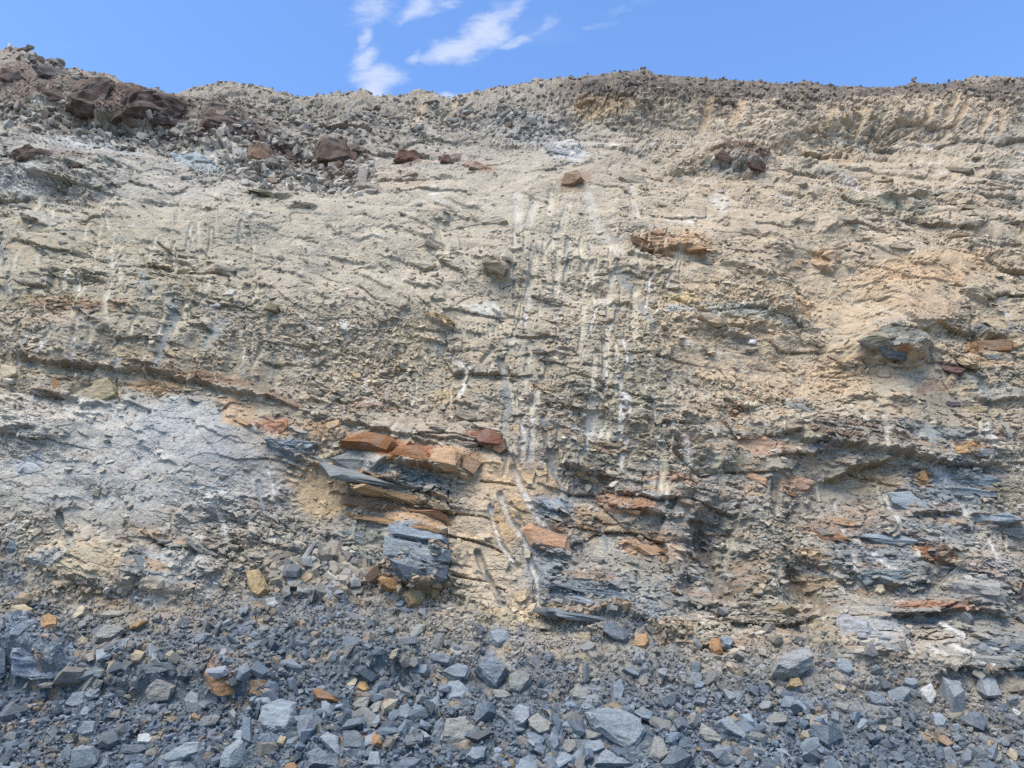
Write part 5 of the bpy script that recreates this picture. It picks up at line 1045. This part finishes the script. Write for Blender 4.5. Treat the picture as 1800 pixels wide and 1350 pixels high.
# ------------------------------------------------------------------ rubble and chips too many to count
def scatter(name, label, n, prob, smin, smax, power, tilt, colfun, lift, flat_=1.0, bed=0.0, parent=None, seed=1, protos=None):
    PROTO = protos or globals()['PROTO']
    r = np.random.default_rng(seed)
    p = prob.ravel().astype(float); p /= p.sum()
    idx = r.choice(len(p), n, p=p)
    rr, cc = np.unravel_index(idx, prob.shape)
    rr = np.clip(rr, 4, NR - 5); cc = np.clip(cc, 4, NC - 5)
    pos = P[rr, cc].astype(float) + r.normal(0, .012, (n, 3))
    nr_ = np.cross(P[rr, cc + 4] - P[rr, cc - 4], P[rr + 4, cc] - P[rr - 4, cc]); nr_ /= np.linalg.norm(nr_, axis=1, keepdims=True) + 1e-9
    size = smin + (smax - smin) * r.random(n) ** power
    beds = np.stack([np.where(X[rr, cc] < 0, .2, .12), np.full(n, -.25), np.ones(n)], 1)
    nn = nr_ * (1 - bed) + beds * bed + r.normal(0, tilt, (n, 3)); nn /= np.linalg.norm(nn, axis=1, keepdims=True)
    t = r.normal(0, 1, (n, 3)) * np.array([1, .5, .6]); t -= nn * (t * nn).sum(1, keepdims=True); t /= np.linalg.norm(t, axis=1, keepdims=True)
    b = np.cross(nn, t)
    sc3 = size[:, None] * np.stack([r.uniform(.9, 1.75, n), r.uniform(.75, 1.2, n), r.uniform(.7, 1.3, n) * flat_], 1)
    cl = colfun(r, rr, cc, n)
    which = r.integers(0, len(PROTO), n)
    VV, FF, CL, base = [], [], [], 0
    for k, (vs_, ts) in enumerate(PROTO):
        s = np.nonzero(which == k)[0]
        if len(s) == 0: continue
        L = vs_[None] * sc3[s][:, None, :]
        w = (L[..., 0:1] * t[s][:, None] + L[..., 1:2] * b[s][:, None] + L[..., 2:3] * nn[s][:, None]) + (pos[s] + nr_[s] * size[s][:, None] * lift)[:, None]
        VV.append(w.reshape(-1, 3)); CL.append(np.repeat(cl[s], len(vs_), 0))
        FF.append((ts[None] + (base + np.arange(len(s)) * len(vs_))[:, None, None]).reshape(-1, 3)); base += len(s) * len(vs_)
    me = np_mesh(name, np.concatenate(VV), np.concatenate(FF), np.concatenate(CL), M_RUBBLE, 3)
    o = link(bpy.data.objects.new(name, me), parent)
    return tag(o, label, kind='stuff')

def tones(pal, mix_local):
    cols = np.array([alb(c) for c, w in pal]); ws = np.array([w for c, w in pal], float); ws /= ws.sum()
    def f(r, rr, cc, n):
        c = cols[r.choice(len(cols), n, p=ws)]
        ml = np.clip(mix_local + .6 * (1 - sst(20, 210, (V - tb)[rr, cc])) * (1 - is_wall[rr, cc]), 0, .9)[:, None]
        c = c * (1 - ml) + col[rr, cc] * ml
        return np.clip(c * r.uniform(.8, 1.18, (n, 1)), .02, .8)
    return f
clear = np.ones_like(X)
for poly, th, c, lab in BOULD:
    q = np.array(poly, float); cu, cv = q.mean(0); ru, rv = (q.max(0) - q.min(0)) * .5
    w = window(cu - ru * 1.3, cu + ru * 1.3, cv - rv * 1.6, cv + rv * 1.6)
    if w: clear[w] *= (((DU[w] - cu) / (ru * 1.1)) ** 2 + ((DV[w] - cv - rv * .25) / (rv * 1.35)) ** 2 > 1)
inview = clear * ((U > -380) & (U < 2180)).astype(f32)
TAL = [((120, 129, 142), 7), ((94, 102, 114), 4), ((150, 158, 170), 4), ((156, 144, 120), .9), ((164, 128, 90), .35), ((124, 122, 116), 3)]
clump = sst(-.35, .35, fbm(X * 1.6, S * 1.6, 130, 3))
pt = inview * (1 - is_wall) * (V < 1400) * (DD / 8) ** 0
scatter('rubble', 'broken blue-grey slate rubble covering the foot of the slope', 1850, pt * (.08 + clump ** 2) * sst(0, 120, V - tb), .05, .20, 2.3, .5, tones(TAL, .2), .12, 1.0, seed=5).__setitem__('category', 'rubble')
scatter('gravel', 'small slate chips and grit between the fallen stones', 35000, pt * (.5 + clump), .012, .055, 1.9, .7, tones(TAL, .45), .15, 1.0, seed=6, protos=PROTO_S).__setitem__('category', 'gravel')
WPAL = [((182, 170, 146), 5), ((160, 150, 128), 4), ((140, 132, 116), 2), ((196, 188, 172), 2), ((164, 124, 88), .8)]
pw = inview * np.clip(is_wall * (loose * 1.0 + .10 + .9 * np.exp(-np.abs(V - tb + 20) / 38)), 0, 1) * (V > 135)
scatter('scree', 'loose tan chips strewn over the upper benches and chutes', 12500, pw * (.3 + clump), .022, .10, 3.0, .35, tones(WPAL, .65), .02, .9, seed=8, protos=PROTO_S).__setitem__('category', 'scree')
pf = inview * is_wall * np.clip(1 - smooth, .03, 1) * (1 - soil) * (1 - .9 * groove) * (V > 200)
scatter('shale_flakes', 'thin shale flakes sticking out of the bedded face', 14000, pf * (.25 + slate + .4 * clump), .03, .13, 2.4, .2, tones(WPAL, .8), -.12, .6, bed=.8, seed=9, protos=PROTO_S).__setitem__('category', 'shale')
pb = inview * np.zeros_like(X)
for it in ((520, 290, 120, 40, 8, 1), (60, 215, 90, 22, 8, .5), (300, 250, 90, 16, 10, .5), (90, 120, 90, 20, 18, .3), (430, 255, 60, 30, 15, .5), (150, 235, 110, 14, 12, .6), (600, 215, 130, 30, 6, .35), (560, 1010, 80, 40, 0, .6), (860, 215, 120, 26, 8, .3)):
    w, m = ellipse_mask(*it[:5], .4)
    pb[w] = np.maximum(pb[w], m * it[5])
BPAL = [((150, 146, 138), 5), ((124, 118, 110), 3), ((110, 92, 80), 2), ((176, 170, 158), 2)]
scatter('bench_rubble', 'grey and brown broken rock lying on the upper benches', 3000, pb, .035, .24, 2.8, .6, tones(BPAL, .3), .08, 1.0, seed=12).__setitem__('category', 'rubble')
ps = inview * np.clip(soil + rimm * .25, 0, 1) * (V > 60)
CPAL = [((132, 118, 104), 4), ((110, 100, 90), 3), ((160, 140, 114), 2), ((150, 142, 130), 2)]
scatter('soil_clods', 'crumbling clods along the crest of the quarry', 5000, ps, .02, .12, 2.8, .6, tones(CPAL, .8), .02, 1.4, seed=10, protos=PROTO_S).__setitem__('category', 'clods')
